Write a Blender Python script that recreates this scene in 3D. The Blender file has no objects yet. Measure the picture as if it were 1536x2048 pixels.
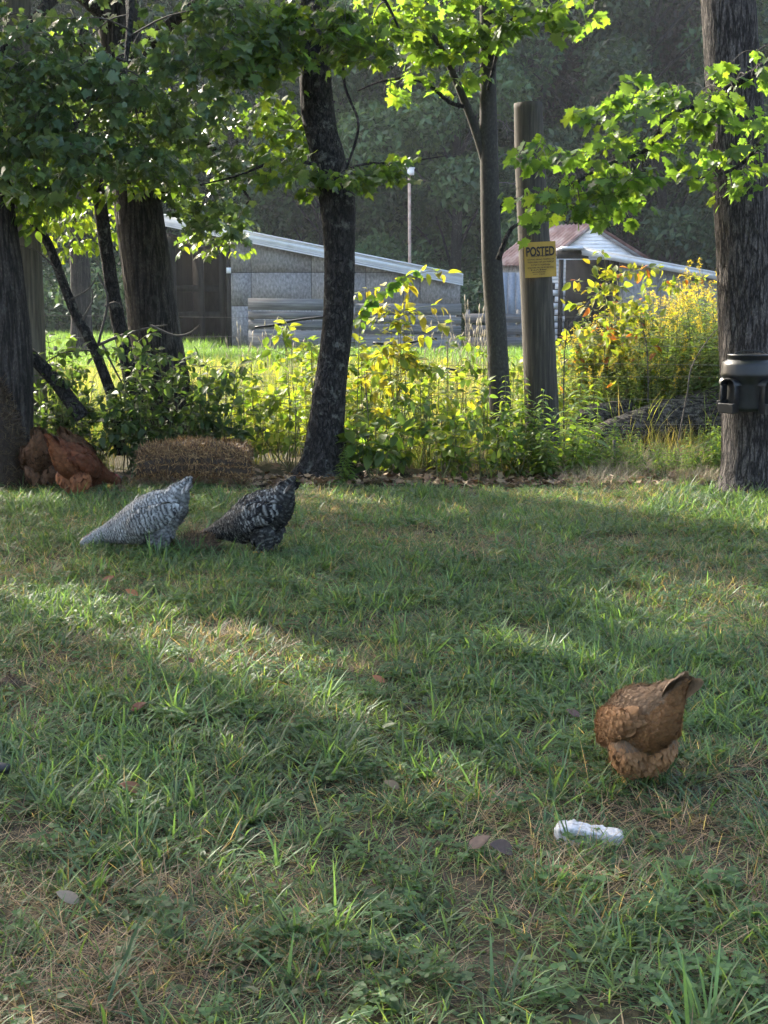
import bpy, math, random
import numpy as np
from mathutils import Vector, Matrix, Quaternion

random.seed(7)
rng = np.random.default_rng(7)
scene = bpy.context.scene
R = math.radians
PI = math.pi

# ------------------------------------------------------------------ camera
F = 2730.0            # focal length in pixels of the 1536 x 2048 photograph
H = 1.40              # eye height
PITCH = math.atan(424.0 / F)
cam_data = bpy.data.cameras.new('camera')
cam = bpy.data.objects.new('camera', cam_data)
scene.collection.objects.link(cam)
cam.location = (0, 0, H)
cam.rotation_euler = (PI / 2 - PITCH, 0, 0)
cam_data.sensor_fit = 'VERTICAL'
cam_data.sensor_height = 36.0
cam_data.lens = F / 2048.0 * 36.0
cam_data.clip_start = 0.05
cam_data.clip_end = 2000
scene.camera = cam

# ------------------------------------------------------------------ sky, sun, exposure
SUN_EL = R(34)
SUN_AZ = R(43)        # to the left of straight ahead
SUN = np.array([-math.sin(SUN_AZ) * math.cos(SUN_EL), math.cos(SUN_AZ) * math.cos(SUN_EL), math.sin(SUN_EL)])
world = bpy.data.worlds.new('World')
scene.world = world
world.use_nodes = True
wn = world.node_tree
wn.nodes.clear()
sky = wn.nodes.new('ShaderNodeTexSky')
sky.sky_type = 'NISHITA'
sky.sun_disc = False
sky.sun_elevation = SUN_EL
sky.sun_rotation = -SUN_AZ
sky.air_density = 1.0
sky.dust_density = 4.4
bg = wn.nodes.new('ShaderNodeBackground')
bg.inputs['Strength'].default_value = 0.15
wo = wn.nodes.new('ShaderNodeOutputWorld')
wn.links.new(sky.outputs[0], bg.inputs[0])
wn.links.new(bg.outputs[0], wo.inputs[0])
sun_data = bpy.data.lights.new('sun', 'SUN')
sun_data.energy = 3.1
sun_data.angle = R(0.53)
sun_data.color = (1.0, 0.93, 0.80)
sun = bpy.data.objects.new('sun', sun_data)
sun.rotation_euler = Vector(SUN).to_track_quat('Z', 'Y').to_euler()
sun.location = tuple(SUN * 60)
scene.collection.objects.link(sun)
vs = scene.view_settings
vs.view_transform = 'Standard'
vs.look = 'None'
vs.exposure = 2.2
vs.gamma = 1.0
vs.use_curve_mapping = False
cy = scene.cycles
cy.max_bounces = 6
cy.diffuse_bounces = 3
cy.glossy_bounces = 2
cy.transmission_bounces = 4
cy.transparent_max_bounces = 6
cy.volume_bounces = 1
cy.use_denoising = True
cy.use_adaptive_sampling = True
cy.adaptive_threshold = 0.025
cy.adaptive_min_samples = 32
cy.sample_clamp_indirect = 6.0

# ------------------------------------------------------------------ pixel helpers (photograph pixels -> world)
CT, ST = math.cos(PITCH), math.sin(PITCH)


def W(px, py, d):
    """point on the ray of photograph pixel (px, py) at world distance Y = d"""
    a, b = px - 768.0, 1024.0 - py
    y = F * CT + b * ST
    z = -F * ST + b * CT
    k = d / y
    return np.array([a * k, d, H + z * k])


def G(px, py):
    """ground point under a pixel"""
    a, b = px - 768.0, 1024.0 - py
    y = F * CT + b * ST
    z = -F * ST + b * CT
    k = -H / z
    return np.array([a * k, y * k, 0.0])


def S(d, z=0.8):
    """photograph pixels per metre at distance d"""
    return F / (d * CT + (H - z) * ST)


def X(px, d, z=0.0):
    return (px - 768.0) / S(d, z)


# ------------------------------------------------------------------ numpy value noise
def _hash(ix, iy, iz, s):
    h = (ix * 374761393 + iy * 668265263 + iz * 2147483647 + s * 974634777) & 0xFFFFFFFF
    h = ((h ^ (h >> 13)) * 1274126177) & 0xFFFFFFFF
    h = h ^ (h >> 16)
    return (h & 0xFFFFFF) / float(0xFFFFFF)


def vnoise(p, s=0):
    p = np.asarray(p, float)
    i = np.floor(p).astype(np.int64)
    f = p - i
    f = f * f * (3 - 2 * f)
    r = 0
    for dx in (0, 1):
        for dy in (0, 1):
            for dz in (0, 1):
                w = (f[..., 0] if dx else 1 - f[..., 0]) * (f[..., 1] if dy else 1 - f[..., 1]) * (f[..., 2] if dz else 1 - f[..., 2])
                r = r + w * _hash(i[..., 0] + dx, i[..., 1] + dy, i[..., 2] + dz, s)
    return r


def fbm(p, s=0, o=3):
    p = np.asarray(p, float)
    r, a, t = 0, 1.0, 0
    for k in range(o):
        r = r + a * vnoise(p * 2 ** k, s + k * 17)
        t += a
        a *= 0.5
    return r / t


def n2(x, y, sc, s=0):
    return fbm(np.stack([np.asarray(x) * sc, np.asarray(y) * sc, np.zeros_like(np.asarray(x, float))], -1), s)


# ------------------------------------------------------------------ mesh building
class MB:
    """collects vertices, faces and per-vertex colours; build() links ONE mesh object"""

    def __init__(self):
        self.v, self.c, self.f, self.n = [], [], [], 0

    def add(self, v, faces, col=(1, 1, 1)):
        v = np.asarray(v, float).reshape(-1, 3)
        c = np.asarray(col, float)
        if c.ndim == 1:
            c = np.tile(c[:3], (len(v), 1))
        self.v.append(v)
        self.c.append(c[:, :3])
        if not isinstance(faces, list) or np.ndim(faces[0]) == 1:
            faces = [faces]
        for fa in faces:
            fa = np.asarray(fa, np.int64)
            if len(fa):
                self.f.append(fa + self.n)
        self.n += len(v)
        return self

    def box(self, c, s, col=(1, 1, 1), rot=None):
        x, y, z = [k / 2 for k in s]
        v = np.array([(-x, -y, -z), (x, -y, -z), (x, y, -z), (-x, y, -z), (-x, -y, z), (x, -y, z), (x, y, z), (-x, y, z)])
        if rot is not None:
            v = v @ np.array(rot).T
        return self.add(v + np.array(c), [(0, 3, 2, 1), (4, 5, 6, 7), (0, 1, 5, 4), (1, 2, 6, 5), (2, 3, 7, 6), (3, 0, 4, 7)], col)

    def prism(self, poly, y0, y1, col=(1, 1, 1)):
        """polygon in x,z (anticlockwise seen from -y) extruded from y0 (front) to y1"""
        n = len(poly)
        v = [(x, y0, z) for x, z in poly] + [(x, y1, z) for x, z in poly]
        self.add(v, [[tuple(range(n))], [tuple(range(2 * n - 1, n - 1, -1))]], col)
        base = self.n - 2 * n
        self.f.append(np.array([(i, n + i, n + (i + 1) % n, (i + 1) % n) for i in range(n)]) + base)
        return self

    def mesh(self, name):
        me = bpy.data.meshes.new(name)
        v = np.concatenate(self.v) if self.v else np.zeros((0, 3))
        c = np.concatenate(self.c) if self.c else np.zeros((0, 3))
        me.vertices.add(len(v))
        me.vertices.foreach_set('co', v.astype(np.float32).ravel())
        loops = np.concatenate([f.ravel() for f in self.f])
        sizes = np.concatenate([np.full(len(f), f.shape[1]) for f in self.f])
        me.loops.add(len(loops))
        me.loops.foreach_set('vertex_index', loops.astype(np.int32))
        me.polygons.add(len(sizes))
        starts = np.concatenate([[0], np.cumsum(sizes)[:-1]])
        me.polygons.foreach_set('loop_start', starts.astype(np.int32))
        me.polygons.foreach_set('loop_total', sizes.astype(np.int32))
        at = me.color_attributes.new('Col', 'FLOAT_COLOR', 'POINT')
        at.data.foreach_set('color', np.concatenate([c, np.ones((len(c), 1))], 1).astype(np.float32).ravel())
        me.update(calc_edges=True)
        return me

    def build(self, name, mat, parent=None, smooth=False, loc=None):
        me = self.mesh(name)
        if mat:
            me.materials.append(mat)
        if smooth:
            me.polygons.foreach_set('use_smooth', np.ones(len(me.polygons), bool))
        return link(name, me, parent, loc)


def link(name, data, parent=None, loc=None):
    o = bpy.data.objects.new(name, data)
    scene.collection.objects.link(o)
    if loc is not None:
        o.location = tuple(loc)
    if parent is not None:
        o.parent = parent
    return o


def tag(o, label=None, cat=None, group=None, kind=None):
    if label:
        o['label'] = label
    if cat:
        o['category'] = cat
    if group:
        o['group'] = group
    if kind:
        o['kind'] = kind
    return o


def thing(name, label, cat, loc=(0, 0, 0), rz=0.0, group=None):
    o = link(name, None, None, loc)
    o.empty_display_size = 0.1
    o.rotation_euler = (0, 0, rz)
    return tag(o, label, cat, group)


def copy_tree(o, parent=None):
    c = o.copy()
    scene.collection.objects.link(c)
    c.parent = parent
    for ch in [k for k in o.children]:
        copy_tree(ch, c)
    return c


def norm(v):
    v = np.asarray(v, float)
    return v / np.maximum(np.linalg.norm(v, axis=-1, keepdims=True), 1e-9)


def spline(pts, n):
    """Catmull-Rom through the rows of pts (any number of columns), n samples"""
    P = np.asarray(pts, float)
    m = len(P)
    if m == 2:
        t = np.linspace(0, 1, n)[:, None]
        return P[0] * (1 - t) + P[1] * t
    Q = np.vstack([2 * P[0] - P[1], P, 2 * P[-1] - P[-2]])
    u = np.linspace(0, m - 1, n)
    i = np.minimum(u.astype(int), m - 2)
    t = (u - i)[:, None]
    a, b, c, d = Q[i], Q[i + 1], Q[i + 2], Q[i + 3]
    return 0.5 * (2 * b + (c - a) * t + (2 * a - 5 * b + 4 * c - d) * t ** 2 + (3 * b - a - 3 * c + d) * t ** 3)


def ring_frames(P):
    T = norm(np.gradient(P, axis=0))
    ref = np.array([0, 1.0, 0]) if abs(T[0][1]) < 0.9 else np.array([1.0, 0, 0])
    U = np.zeros_like(T)
    u = ref - T[0] * ref.dot(T[0])
    for i in range(len(T)):
        u = u - T[i] * u.dot(T[i])
        u = u / max(np.linalg.norm(u), 1e-9)
        U[i] = u
    return T, U, np.cross(T, U)


def tube(mb, P, rad, sides=8, col=(1, 1, 1), disp=None, cap=True):
    """tube along P with radii; disp(theta[rows,sides], length[rows,sides]) -> radius factor"""
    P = np.asarray(P, float)
    n = len(P)
    rad = np.broadcast_to(np.asarray(rad, float), (n,))
    T, U, V = ring_frames(P)
    th = np.linspace(0, 2 * PI, sides, endpoint=False)
    L = np.concatenate([[0], np.cumsum(np.linalg.norm(np.diff(P, axis=0), axis=1))])
    r = np.repeat(rad[:, None], sides, 1)
    if disp is not None:
        r = r * disp(np.repeat(th[None], n, 0), np.repeat(L[:, None], sides, 1))
    v = P[:, None] + r[..., None] * (np.cos(th)[None, :, None] * U[:, None] + np.sin(th)[None, :, None] * V[:, None])
    i = np.arange(n - 1)[:, None] * sides
    j = np.arange(sides)[None]
    k = (j + 1) % sides
    q = np.stack([i + j, i + k, i + sides + k, i + sides + j], -1).reshape(-1, 4)
    fs = [q]
    if cap:
        fs.append(np.arange(sides - 1, -1, -1)[None])
        fs.append((np.arange(sides) + (n - 1) * sides)[None])
    c = np.asarray(col, float)
    if c.ndim == 2 and len(c) == n:
        c = np.repeat(c, sides, 0)
    mb.add(v.reshape(-1, 3), fs, c)
    return mb


def stamp(mb, tpl, pos, dirv, nrm, size, col, width=None, colgrad=None):
    """copies of a flat template (x along the leaf, y across, z up) at many places"""
    tv, tf = tpl
    pos = np.asarray(pos, float).reshape(-1, 3)
    N, K = len(pos), len(tv)
    if N == 0:
        return mb
    x = norm(dirv)
    z = np.asarray(nrm, float) - x * np.sum(np.asarray(nrm, float) * x, -1, keepdims=True)
    z = norm(z)
    y = np.cross(z, x)
    s = np.broadcast_to(np.asarray(size, float), (N,))
    w = s if width is None else np.broadcast_to(np.asarray(width, float), (N,))
    v = pos[:, None] + tv[None, :, 0:1] * (s[:, None] * x)[:, None] + tv[None, :, 1:2] * (w[:, None] * y)[:, None] + tv[None, :, 2:3] * (s[:, None] * z)[:, None]
    c = np.asarray(col, float)
    if c.ndim == 1:
        c = np.tile(c, (N, 1))
    if c.ndim == 2:
        c = np.repeat(c[:, None], K, 1)
    if colgrad is not None:
        c = c * colgrad[None, :, None]
    off = (np.arange(N) * K)[:, None, None]
    fs = [(np.asarray(t)[None] + off).reshape(-1, np.asarray(t).shape[1]) for t in tf]
    mb.add(v.reshape(-1, 3), fs, c.reshape(-1, 3))
    return mb


def fan(outline, zf=None):
    """leaf template from an outline (x along, y across), fanned about a point on the midrib"""
    o = np.array(outline, float)
    c = np.array([[0.42, 0.0]])
    p = np.vstack([c, o])
    z = np.zeros(len(p)) if zf is None else np.array([zf(a, b) for a, b in p])
    v = np.column_stack([p, z])
    n = len(o)
    f = np.array([(0, 1 + i, 1 + (i + 1) % n) for i in range(n)])
    return v, [f]


# maple leaf: five lobes with teeth
_half = [(0.0, 0.0), (0.02, 0.16), (-0.04, 0.30), (0.12, 0.30), (0.18, 0.40), (0.30, 0.36), (0.34, 0.28), (0.40, 0.42), (0.50, 0.52), (0.55, 0.44), (0.66, 0.42), (0.62, 0.30), (0.60, 0.18), (0.72, 0.20), (0.78, 0.12), (1.0, 0.0)]
MAPLE = fan([(x, y) for x, y in _half] + [(x, -y) for x, y in _half[-2:0:-1]], lambda a, b: 0.22 * abs(b) - 0.22 * max(0, a - 0.4) ** 2 - 0.1 * abs(b) * a)
MAPLE_B = fan([(x, y * 1.05) for x, y in _half] + [(x * 0.97, -y * 0.92) for x, y in _half[-2:0:-1]], lambda a, b: -0.45 * b * b - 0.10 * abs(b) - 0.45 * max(0, a - 0.3) ** 2 + 0.12 * math.sin(b * 7 + a * 4) * 0.4)
_half3 = [(0.0, 0.0), (-0.03, 0.30), (0.30, 0.30), (0.50, 0.50), (0.60, 0.20), (1.0, 0.0)]
MAPLE_FAR = fan([(x, y) for x, y in _half3] + [(x, -y) for x, y in _half3[-2:0:-1]], lambda a, b: 0.2 * abs(b))


def ovate(w=0.28, n=4, fold=0.25, droop=0.25):
    u = np.linspace(0, 1, n + 2)
    ww = w * np.sin(np.clip(u, 0, 1) ** 0.75 * PI) ** 0.8
    ww[0] = ww[-1] = 0
    v, f = [], []
    for a, b in zip(u, ww):
        zz = -droop * a * a
        v += [(a, b, zz + fold * b), (a, 0, zz), (a, -b, zz + fold * b)]
    for i in range(n + 1):
        k = 3 * i
        f += [(k, k + 1, k + 4, k + 3), (k + 1, k + 2, k + 5, k + 4)]
    return np.array(v), [np.array(f)]


OVATE = ovate()
LANCE = ovate(0.11, 3, 0.3, 0.35)
LEAFLET = ovate(0.24, 2, 0.2, 0.2)
FARLEAF = (np.array([(0, 0, 0), (0.45, 0.26, 0.05), (1, 0, -0.18), (0.45, -0.26, 0.05), (0.45, 0, -0.02)], float), [np.array([(0, 4, 1), (1, 4, 2), (0, 3, 4), (4, 3, 2)])])


def mix(a, b, t):
    t = np.asarray(t, float)[..., None]
    return np.asarray(a, float) * (1 - t) + np.asarray(b, float) * t


# ------------------------------------------------------------------ materials
def newmat(name):
    m = bpy.data.materials.new(name)
    m.use_nodes = True
    nt = m.node_tree
    b = nt.nodes['Principled BSDF']
    return m, nt, b, nt.nodes['Material Output']


def noise_node(nt, scale, detail=4, stretch=(1, 1, 1), rough=0.6, coord='Object'):
    tc = nt.nodes.new('ShaderNodeTexCoord')
    mp = nt.nodes.new('ShaderNodeMapping')
    mp.inputs['Scale'].default_value = stretch
    nz = nt.nodes.new('ShaderNodeTexNoise')
    nz.inputs['Scale'].default_value = scale
    nz.inputs['Detail'].default_value = detail
    nz.inputs['Roughness'].default_value = rough
    nt.links.new(tc.outputs[coord], mp.inputs[0])
    nt.links.new(mp.outputs[0], nz.inputs['Vector'])
    return nz


def ramp(nt, src, stops):
    r = nt.nodes.new('ShaderNodeValToRGB')
    e = r.color_ramp.elements
    while len(e) < len(stops):
        e.new(0.5)
    for k, (p, c) in enumerate(stops):
        e[k].position = p
        e[k].color = (*c, 1)
    nt.links.new(src, r.inputs[0])
    return r


def bump(nt, src, b, strength=0.4, dist=0.02):
    n = nt.nodes.new('ShaderNodeBump')
    n.inputs['Strength'].default_value = strength
    n.inputs['Distance'].default_value = dist
    nt.links.new(src, n.inputs['Height'])
    nt.links.new(n.outputs[0], b.inputs['Normal'])
    return n


def rough_mat(name, stops, scale=6, stretch=(1, 1, 1), rough=0.85, bstr=0.5, bdist=0.01, detail=6, spec=0.3, usecol=False, metallic=0.0):
    m, nt, b, out = newmat(name)
    nz = noise_node(nt, scale, detail, stretch)
    rp = ramp(nt, nz.outputs[0], stops)
    src = rp.outputs[0]
    if usecol:
        at = nt.nodes.new('ShaderNodeVertexColor')
        at.layer_name = 'Col'
        mx = nt.nodes.new('ShaderNodeMix')
        mx.data_type = 'RGBA'
        mx.blend_type = 'MULTIPLY'
        mx.inputs['Factor'].default_value = 1
        nt.links.new(src, mx.inputs[6])
        nt.links.new(at.outputs[0], mx.inputs[7])
        src = mx.outputs[2]
    nt.links.new(src, b.inputs['Base Color'])
    b.inputs['Roughness'].default_value = rough
    b.inputs['Specular IOR Level'].default_value = spec
    b.inputs['Metallic'].default_value = metallic
    if bstr:
        bump(nt, nz.outputs[0], b, bstr, bdist)
    return m


def leaf_mat(name, trans=0.5, tcol=(1.5, 1.5, 0.45), rough=0.5, spec=0.35, tint=False):
    """leaf: colour from the vertex colours; part of the light passes through, yellower"""
    m, nt, b, out = newmat(name)
    at = nt.nodes.new('ShaderNodeVertexColor')
    at.layer_name = 'Col'
    src = at.outputs[0]
    oi = nt.nodes.new('ShaderNodeObjectInfo')
    hs = nt.nodes.new('ShaderNodeHueSaturation')
    mr = nt.nodes.new('ShaderNodeMapRange')
    mr.inputs['To Min'].default_value = 0.78
    mr.inputs['To Max'].default_value = 1.22
    nt.links.new(oi.outputs['Random'], mr.inputs['Value'])
    nt.links.new(mr.outputs[0], hs.inputs['Value'])
    nt.links.new(src, hs.inputs['Color'])
    src = hs.outputs[0]
    nz = noise_node(nt, 60, 2)
    rp = ramp(nt, nz.outputs[0], [(0.3, (0.82, 0.82, 0.82)), (0.7, (1.15, 1.15, 1.1))])
    mm = nt.nodes.new('ShaderNodeMix')
    mm.data_type = 'RGBA'
    mm.blend_type = 'MULTIPLY'
    mm.inputs['Factor'].default_value = 1
    nt.links.new(src, mm.inputs[6])
    nt.links.new(rp.outputs[0], mm.inputs[7])
    src = mm.outputs[2]
    nt.links.new(src, b.inputs['Base Color'])
    b.inputs['Roughness'].default_value = rough
    b.inputs['Specular IOR Level'].default_value = spec
    if trans > 0:
        mx = nt.nodes.new('ShaderNodeMix')
        mx.data_type = 'RGBA'
        mx.blend_type = 'MULTIPLY'
        mx.inputs['Factor'].default_value = 1
        mx.inputs[7].default_value = (*tcol, 1)
        nt.links.new(src, mx.inputs[6])
        tr = nt.nodes.new('ShaderNodeBsdfTranslucent')
        nt.links.new(mx.outputs[2], tr.inputs['Color'])
        ms = nt.nodes.new('ShaderNodeMixShader')
        ms.inputs[0].default_value = trans
        nt.links.new(b.outputs[0], ms.inputs[1])
        nt.links.new(tr.outputs[0], ms.inputs[2])
        nt.links.new(ms.outputs[0], out.inputs['Surface'])
    return m


def plain(name, col, rough=0.6, metallic=0.0, spec=0.4):
    return rough_mat(name, [(0.25, tuple(k * 0.8 for k in col)), (0.75, tuple(min(1, k * 1.15) for k in col))], 14, rough=rough, bstr=0.15, bdist=0.003, metallic=metallic, spec=spec)


def bark_mat(name, dark, mid, light, scale, stretch, fscale, lichen=0.0):
    """plates split by a network of dark furrows, fine grain and paler scurf on top"""
    m, nt, b, out = newmat(name)
    st = stretch if isinstance(stretch, tuple) else (1, 1, stretch)
    n1 = noise_node(nt, scale, 3, st, 0.55)
    n2_ = noise_node(nt, fscale, 5, (1, 1, 0.45), 0.65)
    ma = nt.nodes.new('ShaderNodeMath'); ma.operation = 'SUBTRACT'; ma.inputs[1].default_value = 0.5
    mb_ = nt.nodes.new('ShaderNodeMath'); mb_.operation = 'ABSOLUTE'
    nt.links.new(n1.outputs[0], ma.inputs[0])
    nt.links.new(ma.outputs[0], mb_.inputs[0])
    f = ramp(nt, mb_.outputs[0], [(0.0, (0.0, 0.0, 0.0)), (0.035, (0.35, 0.35, 0.35)), (0.11, (1, 1, 1))])
    g = ramp(nt, n2_.outputs[0], [(0.30, tuple(0.55 * k for k in mid)), (0.5, mid), (0.70, light)])
    mx = nt.nodes.new('ShaderNodeMix'); mx.data_type = 'RGBA'
    mx.inputs[6].default_value = (*dark, 1)
    nt.links.new(f.outputs[0], mx.inputs['Factor'])
    nt.links.new(g.outputs[0], mx.inputs[7])
    src = mx.outputs[2]
    if lichen:
        n3 = noise_node(nt, 11, 4, (1, 1, 1), 0.7)
        k = ramp(nt, n3.outputs[0], [(0.56, (0, 0, 0)), (0.66, (lichen,) * 3)])
        m2 = nt.nodes.new('ShaderNodeMix'); m2.data_type = 'RGBA'
        m2.inputs[7].default_value = (0.20, 0.20, 0.17, 1)
        nt.links.new(k.outputs[0], m2.inputs['Factor'])
        nt.links.new(src, m2.inputs[6])
        src = m2.outputs[2]
    nt.links.new(src, b.inputs['Base Color'])
    b.inputs['Roughness'].default_value = 0.9
    b.inputs['Specular IOR Level'].default_value = 0.2
    ad = nt.nodes.new('ShaderNodeMath'); ad.operation = 'MULTIPLY_ADD'
    ad.inputs[1].default_value = 0.35
    nt.links.new(n2_.outputs[0], ad.inputs[0])
    nt.links.new(f.outputs[0], ad.inputs[2])
    bump(nt, ad.outputs[0], b, 0.9, 0.015)
    return m


M = {}
M['leaf'] = leaf_mat('maple_leaf', 0.55, (3.7, 3.3, 0.95), rough=0.42)
M['shadeleaf'] = leaf_mat('shaded_maple_leaf', 0.38, (2.5, 2.3, 0.8), rough=0.36, spec=0.6)  # maple leaf with the left canopy's shade painted in: weaker, less yellow translucence
M['shrubleaf'] = leaf_mat('shrub_leaf', 0.5, (2.4, 2.2, 0.85))
M['farleaf'] = leaf_mat('woodland_leaf', 0.3, (1.4, 1.4, 0.5))
M['grass'] = leaf_mat('grass_blade', 0.44, (2.7, 2.5, 0.85), rough=0.48, spec=0.36)
M['straw'] = leaf_mat('straw', 0.15, (1.2, 1.1, 0.8), rough=0.6)
M['bark_ridged'] = bark_mat('ridged_bark', (0.016, 0.014, 0.013), (0.085, 0.073, 0.066), (0.17, 0.15, 0.135), 34, 0.16, 110)
M['bark_dark'] = bark_mat('dark_bark', (0.009, 0.008, 0.008), (0.036, 0.032, 0.029), (0.08, 0.073, 0.066), 30, 0.4, 120, lichen=0.5)
M['bark_smooth'] = rough_mat('smooth_maple_bark', [(0.3, (0.022, 0.020, 0.017)), (0.6, (0.050, 0.046, 0.038)), (0.75, (0.11, 0.10, 0.08))], 60, (1, 1, 0.6), bstr=0.5, bdist=0.006)
M['bark_plain'] = bark_mat('grey_brown_bark', (0.014, 0.012, 0.011), (0.050, 0.042, 0.036), (0.10, 0.085, 0.073), 20, 0.10, 90, lichen=0.12)
M['post'] = rough_mat('weathered_post_wood', [(0.3, (0.026, 0.024, 0.020)), (0.55, (0.060, 0.053, 0.043)), (0.75, (0.13, 0.115, 0.09))], 46, (1, 1, 0.06), bstr=0.6, bdist=0.006)
M['post_pale'] = rough_mat('pale_post_wood', [(0.3, (0.07, 0.062, 0.048)), (0.55, (0.14, 0.125, 0.095)), (0.75, (0.22, 0.195, 0.15))], 46, (1, 1, 0.06), bstr=0.6, bdist=0.006)
M['greywood'] = rough_mat('grey_weathered_boards', [(0.3, (0.09, 0.086, 0.082)), (0.55, (0.19, 0.182, 0.172)), (0.75, (0.31, 0.30, 0.28))], 7, (0.15, 1, 3), bstr=0.4, bdist=0.008, usecol=True)
M['osb'] = rough_mat('weathered_strand_board', [(0.28, (0.14, 0.132, 0.126)), (0.48, (0.25, 0.24, 0.23)), (0.62, (0.34, 0.325, 0.31)), (0.8, (0.50, 0.485, 0.47))], 16, (1, 1, 0.55), bstr=0.3, bdist=0.01, usecol=True, detail=8)
M['metal'] = rough_mat('galvanised_roof_metal', [(0.3, (0.55, 0.57, 0.60)), (0.7, (0.72, 0.74, 0.76))], 3, rough=0.45, bstr=0.05, metallic=0.35, spec=0.5)
M['rust'] = rough_mat('rusty_corrugated_metal', [(0.3, (0.09, 0.050, 0.044)), (0.5, (0.17, 0.095, 0.085)), (0.72, (0.30, 0.24, 0.225))], 2.2, (1, 1, 1), rough=0.6, bstr=0.1, detail=8)
M['white'] = rough_mat('white_paint', [(0.3, (0.66, 0.67, 0.68)), (0.7, (0.82, 0.83, 0.84))], 5, rough=0.6, bstr=0.1)
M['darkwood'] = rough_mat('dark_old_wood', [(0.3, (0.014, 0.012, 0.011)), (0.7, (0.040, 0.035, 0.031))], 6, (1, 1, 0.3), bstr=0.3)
M['black'] = rough_mat('black_plastic', [(0.3, (0.006, 0.006, 0.007)), (0.7, (0.011, 0.011, 0.012))], 9, rough=0.42, bstr=0.05, bdist=0.002, spec=0.5)
M['wire'] = rough_mat('fence_wire', [(0.3, (0.10, 0.09, 0.085)), (0.7, (0.22, 0.20, 0.18))], 9, rough=0.5, bstr=0, metallic=0.6)
M['hose'] = plain('black_hose', (0.02, 0.02, 0.022), 0.5)
M['feather'] = leaf_mat('feather', 0.12, (1.2, 1.1, 0.9), rough=0.7, spec=0.2)
M['skin'] = plain('hen_skin', (0.30, 0.06, 0.05), 0.5)
M['shank'] = plain('hen_shank', (0.55, 0.33, 0.06), 0.5)
M['twig'] = rough_mat('twig_bark', [(0.3, (0.035, 0.03, 0.025)), (0.7, (0.11, 0.095, 0.08))], 30, bstr=0.2, bdist=0.002)
M['stem'] = rough_mat('green_stem', [(0.3, (0.06, 0.075, 0.03)), (0.7, (0.15, 0.15, 0.06))], 20, bstr=0)
M['stone'] = rough_mat('grey_stone', [(0.3, (0.18, 0.18, 0.175)), (0.7, (0.33, 0.33, 0.32))], 12, bstr=0.5)

# ================================================================== SETTING
LAWN_END = 10.25


def ground():
    xs = np.concatenate([np.linspace(-400, -14, 14), np.linspace(-12, 12, 121), np.linspace(14, 400, 14)])
    ys = np.concatenate([np.linspace(-150, 0, 8), np.linspace(0.5, 26, 128), np.linspace(28, 600, 40)])
    gx, gy = np.meshgrid(xs, ys)
    z = (n2(gx, gy, 1.3, 3) - 0.5) * 0.05 * (np.abs(gx) < 13) * (gy < 27) * (gy > 0.4)
    z = z - 0.006
    v = np.stack([gx, gy, z], -1).reshape(-1, 3)
    nx = len(xs)
    i = np.arange(len(ys) - 1)[:, None] * nx
    j = np.arange(nx - 1)[None]
    q = np.stack([i + j, i + j + 1, i + nx + j + 1, i + nx + j], -1).reshape(-1, 4)
    m, nt, b, out = newmat('soil_and_thatch')
    nz = noise_node(nt, 3.0, 8)
    nf = noise_node(nt, 55.0, 4)
    r1 = ramp(nt, nz.outputs[0], [(0.35, (0.035, 0.034, 0.02)), (0.55, (0.07, 0.058, 0.036)), (0.7, (0.13, 0.098, 0.062))])
    r2 = ramp(nt, nf.outputs[0], [(0.3, (0.5, 0.5, 0.5)), (0.7, (1.3, 1.3, 1.3))])
    mx = nt.nodes.new('ShaderNodeMix')
    mx.data_type = 'RGBA'
    mx.blend_type = 'MULTIPLY'
    mx.inputs['Factor'].default_value = 1
    nt.links.new(r1.outputs[0], mx.inputs[6])
    nt.links.new(r2.outputs[0], mx.inputs[7])
    nt.links.new(mx.outputs[2], b.inputs['Base Color'])
    b.inputs['Roughness'].default_value = 0.95
    b.inputs['Specular IOR Level'].default_value = 0.1
    bump(nt, nf.outputs[0], b, 0.8, 0.02)
    o = MB().add(v, q).build('ground', m, smooth=True)
    tag(o, 'soil under the lawn, fence row and field', kind='structure')


def gz(x, y):
    return (n2(x, y, 1.3, 3) - 0.5) * 0.05 - 0.006


ground()


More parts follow.
